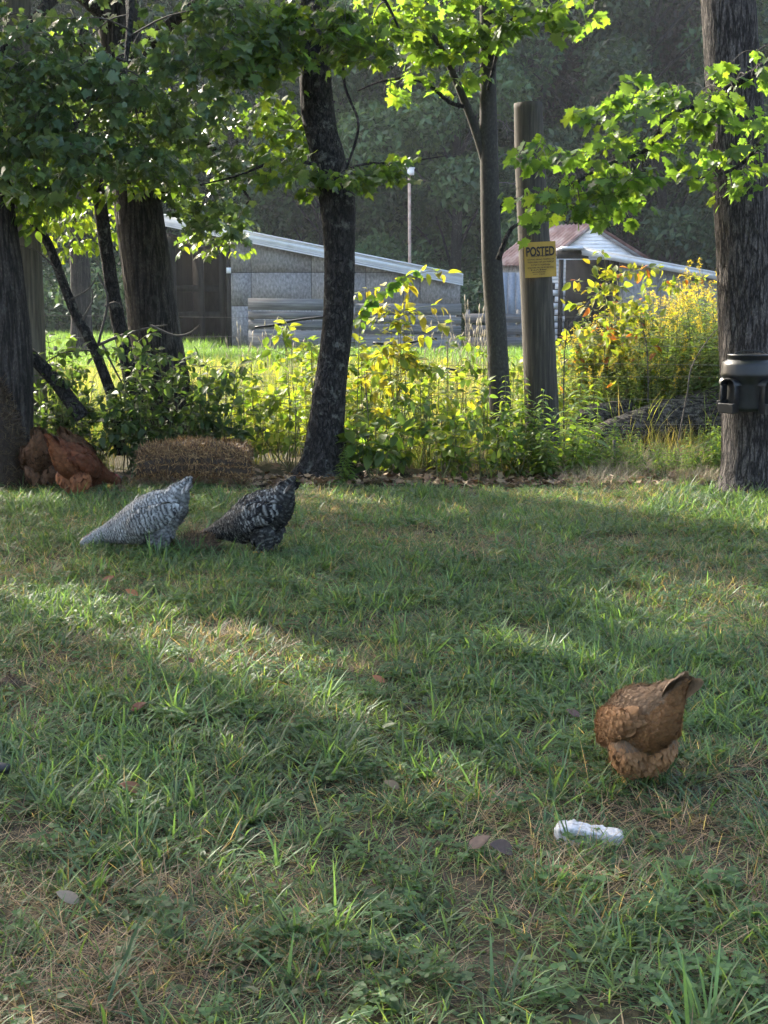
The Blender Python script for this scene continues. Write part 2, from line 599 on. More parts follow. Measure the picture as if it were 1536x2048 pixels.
# ------------------------------------------------------------------ instancing for what nobody could count
def instancer(name, protos, pts, rots, scl, idx, label, tint_group=None):
    """ONE stuff object: geometry-node copies of the small meshes in protos at the points"""
    col = bpy.data.collections.new(name + '_pieces')
    for k, (me, mat) in enumerate(protos):
        me.materials.append(mat)
        ob = bpy.data.objects.new('%s_piece_%02d' % (name, k), me)
        col.objects.link(ob)
    me = bpy.data.meshes.new(name)
    n = len(pts)
    me.vertices.add(n)
    me.vertices.foreach_set('co', np.asarray(pts, np.float32).ravel())
    a = me.attributes.new('rot', 'FLOAT_VECTOR', 'POINT')
    a.data.foreach_set('vector', np.asarray(rots, np.float32).ravel())
    a = me.attributes.new('scl', 'FLOAT', 'POINT')
    a.data.foreach_set('value', np.asarray(scl, np.float32).ravel())
    a = me.attributes.new('idx', 'INT', 'POINT')
    a.data.foreach_set('value', np.asarray(idx, np.int32).ravel())
    ob = link(name, me)
    ng = bpy.data.node_groups.new(name + '_scatter', 'GeometryNodeTree')
    ng.interface.new_socket('Geometry', in_out='INPUT', socket_type='NodeSocketGeometry')
    ng.interface.new_socket('Geometry', in_out='OUTPUT', socket_type='NodeSocketGeometry')
    gi, go = ng.nodes.new('NodeGroupInput'), ng.nodes.new('NodeGroupOutput')
    ip = ng.nodes.new('GeometryNodeInstanceOnPoints')
    ci = ng.nodes.new('GeometryNodeCollectionInfo')
    ci.inputs['Collection'].default_value = col
    ci.inputs['Separate Children'].default_value = True
    ci.inputs['Reset Children'].default_value = True

    def attr(nm, typ):
        a = ng.nodes.new('GeometryNodeInputNamedAttribute')
        a.data_type = typ
        a.inputs['Name'].default_value = nm
        return a.outputs['Attribute']
    ng.links.new(gi.outputs[0], ip.inputs['Points'])
    ng.links.new(ci.outputs[0], ip.inputs['Instance'])
    ip.inputs['Pick Instance'].default_value = True
    ng.links.new(attr('idx', 'INT'), ip.inputs['Instance Index'])
    ng.links.new(attr('rot', 'FLOAT_VECTOR'), ip.inputs['Rotation'])
    ng.links.new(attr('scl', 'FLOAT'), ip.inputs['Scale'])
    ng.links.new(ip.outputs[0], go.inputs[0])
    md = ob.modifiers.new('scatter', 'NODES')
    md.node_group = ng
    return tag(ob, label, kind='stuff')


def blade_tpl(n=4):
    u = np.linspace(0, 1, n + 1)
    v, f = [], []
    for a in u[:-1]:
        w = 0.5 * (1 - a ** 2.2) * (0.75 + 0.6 * a * (1 - a))
        v += [(a, w, 0), (a, -w, 0)]
    v.append((1, 0, 0))
    for i in range(n - 1):
        f.append((2 * i, 2 * i + 1, 2 * i + 3, 2 * i + 2))
    t = [(2 * n - 2, 2 * n - 1, 2 * n)]
    return np.array(v, float), [np.array(f), np.array(t)]


def blades(mb, n, rad, hmin, hmax, wmin, wmax, cols, lean=0.5, curl=1.0, seed=0, segs=4, kink=0.0, off=(0, 0)):
    """a tuft of curved grass blades; every blade bends over along its length"""
    r = np.random.default_rng(seed)
    tv, tf = blade_tpl(segs)
    a = r.uniform(0, 2 * PI, n)
    rr = rad * np.sqrt(r.uniform(0, 1, n))
    base = np.stack([rr * np.cos(a) + off[0], rr * np.sin(a) + off[1], np.zeros(n)], -1)
    ln = r.uniform(hmin, hmax, n)
    az = a + r.normal(0, 1.2, n)
    el0 = np.clip(r.normal(lean, 0.35, n), 0.0, 1.5)         # lean from upright at the root
    cu = curl * r.uniform(0.1, 1.5, n)                       # further lean to the tip
    K = len(tv)
    u = tv[:, 0]
    us = np.linspace(0, 1, segs + 1)
    # integrate the centre line
    px = np.zeros((n, segs + 1))
    pz = np.zeros((n, segs + 1))
    for k in range(1, segs + 1):
        um = (us[k] + us[k - 1]) / 2
        an = el0 + cu * um + (um > 0.55) * kink * r.uniform(0, 1, n)
        px[:, k] = px[:, k - 1] + np.sin(an) * (us[k] - us[k - 1])
        pz[:, k] = pz[:, k - 1] + np.cos(an) * (us[k] - us[k - 1])
    ki = np.round(u * segs).astype(int)
    d = np.stack([np.cos(az), np.sin(az)], -1)
    tw = r.uniform(-0.8, 0.8, n)
    s = np.stack([-np.sin(az + tw), np.cos(az + tw)], -1)
    wd = r.uniform(wmin, wmax, n)
    v = np.zeros((n, K, 3))
    v[..., :2] = base[:, None, :2] + (px[:, ki] * ln[:, None])[..., None] * d[:, None] + (tv[None, :, 1] * wd[:, None])[..., None] * s[:, None]
    v[..., 2] = pz[:, ki] * ln[:, None]
    v[..., 2] = np.maximum(v[..., 2], -0.004 + 0.006 * r.uniform(0, 1, (n, 1)))
    cols = np.asarray(cols, float)
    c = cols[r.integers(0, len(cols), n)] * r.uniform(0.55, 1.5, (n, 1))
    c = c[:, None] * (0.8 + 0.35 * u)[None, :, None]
    off = (np.arange(n) * K)[:, None, None]
    fs = [(t[None] + off).reshape(-1, t.shape[1]) for t in tf]
    mb.add(v.reshape(-1, 3), fs, c.reshape(-1, 3))
    return mb


GREEN = [(0.064, 0.108, 0.045), (0.078, 0.127, 0.050), (0.056, 0.100, 0.047), (0.095, 0.134, 0.052), (0.068, 0.116, 0.056)]
LUSH = [(0.058, 0.110, 0.052), (0.070, 0.130, 0.060), (0.050, 0.100, 0.054), (0.082, 0.136, 0.055)]
DRY = [(0.27, 0.205, 0.145), (0.21, 0.16, 0.115), (0.33, 0.26, 0.18), (0.15, 0.105, 0.08), (0.23, 0.16, 0.125)]


def rosette(mb, seed, n=7, size=0.085, cols=GREEN, tpl=None, off=(0, 0)):
    r = np.random.default_rng(seed)
    a = np.arange(n) / n * 2 * PI + r.normal(0, 0.3, n)
    el = r.uniform(0.15, 0.75, n)
    d = np.stack([np.cos(a) * np.cos(el), np.sin(a) * np.cos(el), np.sin(el)], -1)
    nn = np.stack([-np.cos(a) * np.sin(el), -np.sin(a) * np.sin(el), np.cos(el)], -1) + r.normal(0, 0.25, (n, 3))
    c = np.asarray(cols)[r.integers(0, len(cols), n)] * r.uniform(0.65, 1.05, (n, 1))
    stamp(mb, tpl or ovate(0.17, 4, 0.25, 0.35), np.zeros((n, 3)) + [off[0], off[1], 0.004], d, nn, size * r.uniform(0.6, 1.15, n), c)


def clover(mb, seed, n=26, rad=0.08, off=(0, 0)):
    r = np.random.default_rng(seed)
    for k in range(n):
        a, q = r.uniform(0, 2 * PI), rad * math.sqrt(r.uniform())
        p = np.array([q * math.cos(a) + off[0], q * math.sin(a) + off[1], r.uniform(0.02, 0.05)])
        tilt = r.normal(0, 0.25, 2)
        b = np.arange(3) / 3 * 2 * PI + r.uniform(0, 2)
        d = np.stack([np.cos(b), np.sin(b), np.full(3, 0.15)], -1)
        c = np.array((0.05, 0.10, 0.034)) * r.uniform(0.75, 1.35)
        stamp(mb, ovate(0.42, 2, 0.1, 0.1), np.tile(p, (3, 1)), d, np.tile([tilt[0], tilt[1], 1.0], (3, 1)), r.uniform(0.012, 0.02), c)


def disc(r, rad):
    a, q = r.uniform(0, 2 * PI), rad * math.sqrt(r.uniform())
    return q * math.cos(a), q * math.sin(a)


def turf_tile(kind, seed, rad=0.31):
    """a ragged disc of lawn: green turf, long lush tufts or dry thatch"""
    r = np.random.default_rng(seed)
    mb = MB()
    nt = {'green': 46, 'lush': 28, 'dry': 20}[kind]
    for k in range(nt):
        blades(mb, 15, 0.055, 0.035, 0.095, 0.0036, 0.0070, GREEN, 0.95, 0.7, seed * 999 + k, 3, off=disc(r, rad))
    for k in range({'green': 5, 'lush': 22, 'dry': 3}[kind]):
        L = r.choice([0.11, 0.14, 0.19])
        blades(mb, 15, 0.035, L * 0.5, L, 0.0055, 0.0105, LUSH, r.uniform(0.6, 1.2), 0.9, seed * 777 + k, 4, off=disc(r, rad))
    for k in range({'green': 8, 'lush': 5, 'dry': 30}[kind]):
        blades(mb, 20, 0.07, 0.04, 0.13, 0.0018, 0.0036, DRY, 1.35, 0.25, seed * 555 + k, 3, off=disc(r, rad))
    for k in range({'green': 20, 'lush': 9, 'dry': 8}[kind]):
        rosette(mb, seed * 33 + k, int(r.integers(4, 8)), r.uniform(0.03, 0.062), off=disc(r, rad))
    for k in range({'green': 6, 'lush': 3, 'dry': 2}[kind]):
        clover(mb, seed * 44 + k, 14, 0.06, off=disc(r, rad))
    return mb.mesh('turf')


def lawn():
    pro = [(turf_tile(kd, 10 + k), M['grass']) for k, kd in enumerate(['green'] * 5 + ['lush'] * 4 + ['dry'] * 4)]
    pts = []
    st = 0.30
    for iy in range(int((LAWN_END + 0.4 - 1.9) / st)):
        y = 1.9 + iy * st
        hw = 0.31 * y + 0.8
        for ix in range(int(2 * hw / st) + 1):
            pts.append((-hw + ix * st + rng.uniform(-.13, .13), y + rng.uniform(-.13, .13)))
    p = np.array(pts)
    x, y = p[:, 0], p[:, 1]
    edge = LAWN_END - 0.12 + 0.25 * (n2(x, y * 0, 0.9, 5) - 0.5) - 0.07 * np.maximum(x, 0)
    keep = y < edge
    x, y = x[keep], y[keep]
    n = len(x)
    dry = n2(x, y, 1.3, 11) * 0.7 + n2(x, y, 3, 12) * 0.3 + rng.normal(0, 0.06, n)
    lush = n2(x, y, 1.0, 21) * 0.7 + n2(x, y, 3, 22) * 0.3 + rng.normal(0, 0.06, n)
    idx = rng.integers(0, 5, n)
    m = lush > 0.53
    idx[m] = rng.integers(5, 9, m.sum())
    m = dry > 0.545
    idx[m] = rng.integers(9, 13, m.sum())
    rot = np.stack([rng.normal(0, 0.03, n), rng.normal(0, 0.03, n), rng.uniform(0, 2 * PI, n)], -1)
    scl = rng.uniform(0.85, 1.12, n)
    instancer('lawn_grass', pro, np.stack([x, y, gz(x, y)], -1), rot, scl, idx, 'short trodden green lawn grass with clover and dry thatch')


lawn()

STRAWG = [(0.18, 0.17, 0.07), (0.22, 0.19, 0.09), (0.13, 0.15, 0.055), (0.26, 0.21, 0.12)]
FIELD = [(0.080, 0.118, 0.036), (0.108, 0.138, 0.042), (0.072, 0.112, 0.040), (0.135, 0.145, 0.055)]


def field():
    pro = []
    for sd in range(4):
        mb = MB()
        for k in range(7):
            o = disc(rng, 0.45)
            blades(mb, 34, 0.2, 0.22, 0.62, 0.006, 0.012, FIELD, 0.25, 0.8, 100 + sd * 20 + k, 3, off=o)
            blades(mb, 10, 0.2, 0.2, 0.6, 0.005, 0.009, STRAWG, 0.3, 0.6, 320 + sd * 20 + k, 3, off=o)
        pro.append((mb.mesh('field_grass'), M['grass']))
    mb = MB()
    for k in range(7):
        blades(mb, 40, 0.2, 0.25, 0.6, 0.004, 0.008, STRAWG, 0.3, 0.9, 440 + k, 3, off=disc(rng, 0.45))
    pro.append((mb.mesh('straw_grass'), M['grass']))
    for sd in range(2):                                       # 5-6 short green pasture
        mb = MB()
        blades(mb, 420, 0.8, 0.10, 0.3, 0.009, 0.016, [(0.07, 0.14, 0.04), (0.09, 0.16, 0.045)], 0.4, 0.9, 150 + sd, 3)
        pro.append((mb.mesh('pasture'), M['grass']))
    pts, idx, scl = [], [], []
    y = 11.3
    while y < 62:
        st = 0.62 if y < 24 else 1.0
        hw = 0.31 * y + 1.2
        for ix in range(int(2 * hw / st) + 1):
            xx, yy = -hw + ix * st + rng.uniform(-.3, .3), y + rng.uniform(-.3, .3)
            if (yy > 37 and xx > -5.5) or (yy < 12.4 and rng.uniform() < 0.3):
                continue
            pts.append((xx, yy))
            if yy > 24:
                idx.append(rng.integers(5, 7))
                scl.append(rng.uniform(0.8, 1.3) * (0.8 + (yy - 24) * 0.012))
            else:
                idx.append(4 if rng.uniform() < 0.2 else rng.integers(0, 4))
                scl.append(rng.uniform(0.6, 1.1) * (0.7 if yy < 13 else 1.0))
        y += st
    pts = np.array(pts)
    n = len(pts)
    rot = np.stack([rng.normal(0, 0.05, n), rng.normal(0, 0.05, n), rng.uniform(0, 2 * PI, n)], -1)
    instancer('field_grass', pro, np.column_stack([pts, np.where(pts[:, 1] < 26, gz(pts[:, 0], pts[:, 1]), -0.006)]), rot, scl, idx, 'tall sunlit yellow green field grass beyond the fence')
    # dry tan grass under the right-hand weeds, at the lawn's edge
    pro = []
    for s in range(3):
        mb = MB()
        blades(mb, 70, 0.13, 0.08, 0.24, 0.002, 0.004, [(0.27, 0.225, 0.15), (0.23, 0.19, 0.125), (0.19, 0.175, 0.10), (0.29, 0.23, 0.155)], 0.6, 1.0, 170 + s, 3)
        blades(mb, 8, 0.12, 0.08, 0.2, 0.003, 0.005, FIELD, 0.4, 1.0, 180 + s, 3)
        pro.append((mb.mesh('tan_grass'), M['straw']))
    mb = MB()
    clover(mb, 14, 30, 0.12)
    rosette(mb, 15, 6, 0.08, FIELD)
    pro.append((mb.mesh('edge_weed'), M['grass']))
    n = 420
    x = rng.uniform(X(1120, 10.6), 4.0, n)
    y = rng.uniform(LAWN_END - 0.1, 12.4, n) - 0.03 * np.maximum(x, 0)
    keep = (n2(x, y, 1.7, 31) > 0.36)
    x, y = x[keep], y[keep]
    n = len(x)
    rot = np.stack([rng.normal(0, 0.12, n), rng.normal(0, 0.12, n), rng.uniform(0, 2 * PI, n)], -1)
    instancer('dry_grass', pro, np.stack([x, y, gz(x, y)], -1), rot, rng.uniform(0.6, 1.1, n), np.where(rng.uniform(0, 1, n) < 0.25, 3, rng.integers(0, 3, n)), 'dry tan grass along the sunny edge of the lawn')


field()


def litter():
    mb = MB()
    n = 2600
    x = rng.uniform(-4, 4, n)
    y = LAWN_END + 0.05 + np.abs(rng.normal(0, 0.35, n)) - 0.035 * np.maximum(x, 0) * 2
    c = np.array([(0.16, 0.09, 0.05), (0.24, 0.15, 0.09), (0.11, 0.065, 0.04), (0.30, 0.21, 0.12)])[rng.integers(0, 4, n)]
    a = rng.uniform(0, 2 * PI, n)
    d = np.stack([np.cos(a), np.sin(a), rng.normal(0.1, 0.25, n)], -1)
    stamp(mb, MAPLE_FAR, np.stack([x, y, gz(x, y) + rng.uniform(0.008, 0.04, n)], -1), d, np.stack([rng.normal(0, 0.5, n), rng.normal(0, 0.5, n), np.ones(n)], -1), rng.uniform(0.03, 0.085, n), c)
    tag(mb.build('leaf_litter', M['straw']), 'brown fallen leaves strewn along the lawn edge', kind='stuff')


litter()


# ------------------------------------------------------------------ woodland behind the sheds
def clump(n, rad, size, seed, cols, flat=0.75):
    """leafy ball: many leaf faces near the surface of a lumpy ellipsoid"""
    r = np.random.default_rng(seed)
    d = norm(r.normal(0, 1, (n, 3)))
    rr = rad * (0.55 + 0.5 * r.uniform(0, 1, n) ** 0.5) * (0.75 + 0.5 * fbm(d * 2.2 + seed, seed))
    p = d * rr[:, None] * np.array([1, 1, flat])
    a = norm(r.normal(0, 1, (n, 3)) + [0, 0, -0.3])
    nn = norm(d * 0.6 + r.normal(0, 0.5, (n, 3)) + [0, 0, 0.7])
    c = np.asarray(cols)[r.integers(0, len(cols), n)] * r.uniform(0.6, 1.4, (n, 1))
    return p, a, nn, size * r.uniform(0.6, 1.3, n), c


WOODC = [(0.042, 0.080, 0.036), (0.055, 0.096, 0.042), (0.036, 0.070, 0.038), (0.068, 0.110, 0.046)]
PURPLE = [(0.062, 0.050, 0.042), (0.075, 0.055, 0.050), (0.052, 0.055, 0.040), (0.045, 0.058, 0.034)]
PALE = [(0.070, 0.125, 0.050), (0.088, 0.14, 0.058), (0.062, 0.11, 0.048)]


def wood_tree(seed, h, wid, cols, low=0.05):
    """prototype woodland tree: forked trunk and a crown of leafy clumps reaching nearly to the ground"""
    r = np.random.default_rng(seed)
    tr, cr = MB(), MB()
    P = spline([(0, 0, -0.2), (r.normal(0, .2), r.normal(0, .2), h * 0.3), (r.normal(0, .5), r.normal(0, .5), h * 0.65), (r.normal(0, .6), 0, h * 0.92)], 14)
    tube(tr, P, np.linspace(h * 0.018, 0.04, 14), 9)
    for k in range(26):
        z = h * (low + (0.97 - low) * (k + r.uniform()) / 26)
        prof = wid * (0.55 + 0.55 * math.sin(PI * min(1, (z / h) * 0.85 + 0.12)))
        a = r.uniform(0, 2 * PI)
        q = prof * math.sqrt(r.uniform(0.12, 0.85))
        c = np.array([q * math.cos(a), q * math.sin(a), z])
        s0 = P[min(13, int(13 * max(0, z / h - 0.12)))]
        tube(tr, spline([s0, (s0 + c) / 2 + [0, 0, 0.3], c], 5), np.linspace(0.07, 0.02, 5), 5, cap=False)
        p, d, nn, sz, cc = clump(800, wid * r.uniform(0.22, 0.46), 0.34, seed * 100 + k, cols)
        stamp(cr, FARLEAF, p + c, d, nn, sz, cc * r.uniform(0.6, 1.5))
    t = tr.mesh('trunk')
    t.materials.append(M['bark_dark'])
    c = cr.mesh('crown')
    c.materials.append(M['farleaf'])
    return t, c


def mass_protos():
    out = []
    for s in range(3):
        mb = MB()
        p, d, nn, sz, cc = clump(700, 1.5, 0.30, 950 + s, WOODC)
        stamp(mb, FARLEAF, p, d, nn, sz, cc)
        out.append((mb.mesh('leaf_mass'), M['farleaf']))
    return out


def woodland():
    kinds = [wood_tree(301, 17, 4.2, WOODC), wood_tree(302, 20, 4.6, WOODC), wood_tree(303, 15, 4.0, PALE), wood_tree(304, 19, 4.6, PURPLE)]
    seen = {}
    special = {(640, 63): 'lighter green tree at the front of the woodland above the low grey shed', (905, 60): 'lighter green tree at the front of the woodland, right of the thin pole', (1200, 68): 'purplish brown leaved tree in the woodland above the white barn', (1290, 74): 'taller purplish brown tree between the sign post and the big right trunk', (1090, 78): 'purplish tree far back, just right of the flat topped sign post'}
    names = ['dark green leafy tree in the shaded woodland wall behind the sheds', 'tall dark leafy tree standing deep in the woodland behind the sheds', 'lighter green tree at the front of the woodland behind the pole', 'purplish brown leaved tree high in the woodland right of the slim maple']
    grp = ['dark woodland trees', 'tall woodland trees', 'lighter woodland trees', 'purplish woodland trees']
    spots = []
    # px, distance, kind
    for k, (px, d, kd) in enumerate([(-160, 66, 0), (60, 70, 1), (300, 64, 0), (480, 72, 1), (640, 63, 2), (800, 66, 0), (905, 60, 2), (1010, 70, 1), (1120, 62, 0), (1200, 68, 3), (1330, 60, 0), (1290, 74, 3), (1460, 66, 1), (1590, 62, 0), (1730, 70, 1), (700, 78, 1), (900, 80, 1), (1090, 78, 3), (400, 80, 1), (150, 82, 0), (1420, 80, 1), (-40, 80, 1), (560, 84, 0), (780, 86, 1), (1000, 88, 0), (1220, 84, 1), (1360, 88, 0), (1560, 84, 1), (-260, 78, 1), (1840, 80, 0)]):
        x = X(px, d, 1.0)
        if kd in (0, 1, 2, 3):
            t = thing('woodland_tree', special.get((px, d), names[kd]), 'tree', (x, d, 0), rng.uniform(0, 6.28), grp[kd])
            s = rng.uniform(0.92, 1.12) * (1.0 if d < 76 else 1.25)
            t.scale = (s, s, s * (1.0 if d < 76 else 1.15))
            link('trunk', kinds[kd][0], t)
            tag(link('crown', kinds[kd][1], t), kind='stuff')
    # undergrowth mass that closes the foot of the wood
    pro = []
    for s in range(3):
        mb = MB()
        p, d, nn, sz, cc = clump(1100, 1.5, 0.22, 900 + s, WOODC if s else PALE)
        stamp(mb, FARLEAF, p, d, nn, sz, cc)
        pro.append((mb.mesh('undergrowth'), M['farleaf']))
    n = 330
    y = rng.uniform(53, 74, n)
    x = rng.uniform(-1, 1, n) * (0.33 * y + 3)
    z = rng.uniform(0.3, 1.0, n) + (y - 53) * 0.16 * rng.uniform(0, 1, n)
    rot = np.stack([np.zeros(n), np.zeros(n), rng.uniform(0, 6.28, n)], -1)
    instancer('woodland_undergrowth', pro, np.stack([x, y, z], -1), rot, rng.uniform(0.7, 1.5, n), rng.integers(0, 3, n), 'dark tangled undergrowth at the foot of the woodland')
    n = 620
    y = rng.uniform(72, 100, n)
    x = rng.uniform(-1, 1, n) * (0.34 * y + 4)
    z = rng.uniform(0, 27, n)
    rot = np.stack([np.zeros(n), np.zeros(n), rng.uniform(0, 6.28, n)], -1)
    instancer('woodland_mass', mass_protos(), np.stack([x, y, z], -1), rot, rng.uniform(1.1, 2.2, n), rng.integers(0, 3, n), 'far mass of dark woodland leaves closing the background')
    # bare grey dead branches in front of the leaves
    for (px, py, d, lab) in [(980, 250, 58, 'bare grey dead tree with curving twigs behind the slim maple')]:
        r = np.random.default_rng(5)
        t = thing('dead_tree', lab, 'tree', (X(px, d, 1), d, 0))
        mb = MB()
        top = W(px, 20, d)[2]
        tube(mb, spline([(0, 0, 0), (0.2, 0, top * 0.5), (-0.1, 0, top)], 12), np.linspace(0.13, 0.03, 12), 7)
        mb.build('trunk', M['greywood'], t)
        mb = MB()
        for k in range(16):
            z = top * r.uniform(0.4, 0.98)
            s = r.choice([-1, 1])
            L = r.uniform(0.6, 2.0)
            p = [np.array([0.05, 0, z])]
            hd = norm(np.array([s, r.normal(0, .5), r.uniform(0.1, 0.9)]))
            for q in range(7):
                hd = norm(hd + r.normal(0, 0.33, 3) + [0, 0, -0.16])
                p.append(p[-1] + hd * L / 7)
                if q > 1:
                    e = p[-1] + norm(hd + r.normal(0, 0.7, 3)) * r.uniform(0.15, 0.5)
                    tube(mb, [p[-1], (p[-1] + e) / 2 + r.normal(0, 0.04, 3), e], [0.010, 0.007, 0.004], 4)
            tube(mb, p, np.linspace(0.024, 0.006, len(p)), 5)
        mb.build('bare_branch', M['greywood'], t)['kind'] = 'stuff'


woodland()


# ------------------------------------------------------------------ sheds
def clip_below(poly, slope):
    """clip an x,z polygon to z <= a*x+b"""
    a, b = slope
    out = []
    n = len(poly)
    for i in range(n):
        p, q = poly[i], poly[(i + 1) % n]
        dp, dq = p[1] - (a * p[0] + b), q[1] - (a * q[0] + b)
        if dp <= 0:
            out.append(p)
        if (dp < 0) != (dq < 0) and dp != dq:
            t = dp / (dp - dq)
            out.append((p[0] + t * (q[0] - p[0]), p[1] + t * (q[1] - p[1])))
    return out


def grey_shed():
    d = 42.0
    x0, x1 = W(462, 600, d)[0], W(921, 600, d)[0]
    xl = W(338, 600, d)[0]
    zl, zr = W(462, 465, d)[2], W(921, 557, d)[2]
    a = (zr - zl) / (x1 - x0)
    roofz = lambda x: zl + a * (x - x0)
    t = thing('grey_shed', 'low grey board shed with one sloping metal roof, open at its left end', 'shed', (0, d, 0))
    # wall sheets: three rows, seams showing, top row cut to the roof slope
    seams = [x0, x0 + 0.62, x0 + 2.45, x0 + 4.1, x0 + 5.75, x1]
    rows = [0.0, W(500, 612, d)[2], W(500, 545, d)[2], 4.0]
    k = 0
    for i in range(5):
        for j in range(3):
            poly = [(seams[i] + 0.008, rows[j] + 0.008), (seams[i + 1] - 0.008, rows[j] + 0.008), (seams[i + 1] - 0.008, rows[j + 1] - 0.008), (seams[i] + 0.008, rows[j + 1] - 0.008)]
            poly = clip_below(poly, (a, zl - a * x0 - 0.02))
            if len(poly) < 3 or max(p[1] for p in poly) - rows[j] < 0.06:
                continue
            off = random.uniform(0, 0.012)
            MB().prism(poly, off, 0.05 + off, np.array([0.98, 0.98, 1.0]) * random.uniform(0.96, 1.03)).build('wall_panel', M['osb'], t)
            k += 1
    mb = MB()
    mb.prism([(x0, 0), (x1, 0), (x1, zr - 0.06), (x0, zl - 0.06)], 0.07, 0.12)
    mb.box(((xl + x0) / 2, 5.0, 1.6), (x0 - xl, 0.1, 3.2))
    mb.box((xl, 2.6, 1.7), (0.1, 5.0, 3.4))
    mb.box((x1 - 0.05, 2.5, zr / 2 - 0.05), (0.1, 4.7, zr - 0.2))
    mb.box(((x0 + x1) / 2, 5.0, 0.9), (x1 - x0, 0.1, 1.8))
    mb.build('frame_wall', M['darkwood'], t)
    for px in (342, 398, 440, 459):
        MB().box((W(px, 600, d)[0], 0.12 if px > 450 else 0.6, 1.5), (0.16, 0.16, 3.0)).build('post', M['darkwood'], t)
    for z in (0.95, 1.75):
        MB().box(((xl + x0) / 2, 0.75, z), (x0 - xl, 0.06, 0.2)).build('rail', M['darkwood'], t)
    # roof slab with ribbed metal and a three-line fascia
    ex0, ex1 = xl - 0.12, x1 + 0.06
    mb = MB()
    n = 34
    for i in range(1):
        mb.prism([(ex0, roofz(ex0) + 0.03), (ex1, roofz(ex1) + 0.03), (ex1, roofz(ex1) + 0.10), (ex0, roofz(ex0) + 0.10)], -0.22, 5.4)
    ro = mb.build('roof', M['metal'], t)
    MB().prism([(ex0, roofz(ex0) - 0.19), (ex1, roofz(ex1) - 0.19), (ex1, roofz(ex1) + 0.15), (ex0, roofz(ex0) + 0.15)], -0.26, -0.225).build('fascia', M['metal'], ro)
    for dz, hh, pr in ((0.15, 0.045, 0.05), (0.085, 0.02, 0.022), (-0.17, 0.035, 0.04), (-0.115, 0.018, 0.02)):
        MB().prism([(ex0, roofz(ex0) + dz - hh), (ex1, roofz(ex1) + dz - hh), (ex1, roofz(ex1) + dz), (ex0, roofz(ex0) + dz)], -0.262 - pr, -0.262).build('fascia_rib', M['white'], ro)
    for px, py in ((763, 527), (832, 539), (849, 540)):
        p = W(px, py, d)
        tube(MB(), [(p[0], -0.03, p[2]), (p[0], 0.0, p[2])], 0.06 if px < 845 else 0.03, 10).build('knot_hole', M['black'], t)
    MB().box((x0 - 0.05, -0.03, W(460, 541, d)[2]), (0.14, 0.02, 0.17)).build('plate', M['white'], t)
    # leaning tyre-like ring and clutter in the open bay
    return t


grey_shed()


def feed_bunk():
    d = 37.5
    x0, x1 = W(495, 600, d)[0], W(924, 600, d)[0]
    t = thing('plank_bunk', 'long low grey plank wall in front of the grey shed', 'plank wall', (0, d, 0))
    tops = [W(500, 596, d)[2], W(500, 622, d)[2], W(500, 640, d)[2], W(500, 660, d)[2], 0.02]
    seg = [x0, x0 + 2.9, x1]
    for j in range(4):
        h = tops[j] - tops[j + 1]
        for i in range(2):
            dz = -0.10 * i - (0.03 if i else 0)
            MB().box(((seg[i] + seg[i + 1]) / 2, random.uniform(-0.03, 0.03), tops[j] - h / 2 + dz), (seg[i + 1] - seg[i] - 0.03, 0.06, h - 0.035), np.array((0.95, 0.96, 1.0)) * random.uniform(0.8, 1.2), Matrix.Rotation(0.006 + random.uniform(-0.006, 0.01), 3, 'Y')).build('plank', M['greywood'], t)
    for k in range(5):
        MB().box((x0 + 0.1 + k * (x1 - x0 - 0.2) / 4, 0.11, 0.52), (0.12, 0.12, 1.04)).build('post', M['greywood'], t)
    d2 = 40
    t2 = thing('plank_fence', 'short low dark plank fence between the grey shed and the barn', 'fence', (0, d2, 0))
    xa, xb = W(930, 600, d2)[0], W(1045, 600, d2)[0]
    for j in range(3):
        MB().box(((xa + xb) / 2, random.uniform(-0.02, 0.02), 0.2 + j * 0.34), (xb - xa, 0.05, 0.26), np.array((0.75, 0.75, 0.8)) * random.uniform(0.8, 1.1)).build('plank', M['greywood'], t2)
    for xx in (xa + 0.1, (xa + xb) / 2, xb - 0.1):
        MB().box((xx, 0.09, 0.55), (0.1, 0.1, 1.15)).build('post', M['greywood'], t2)


feed_bunk()


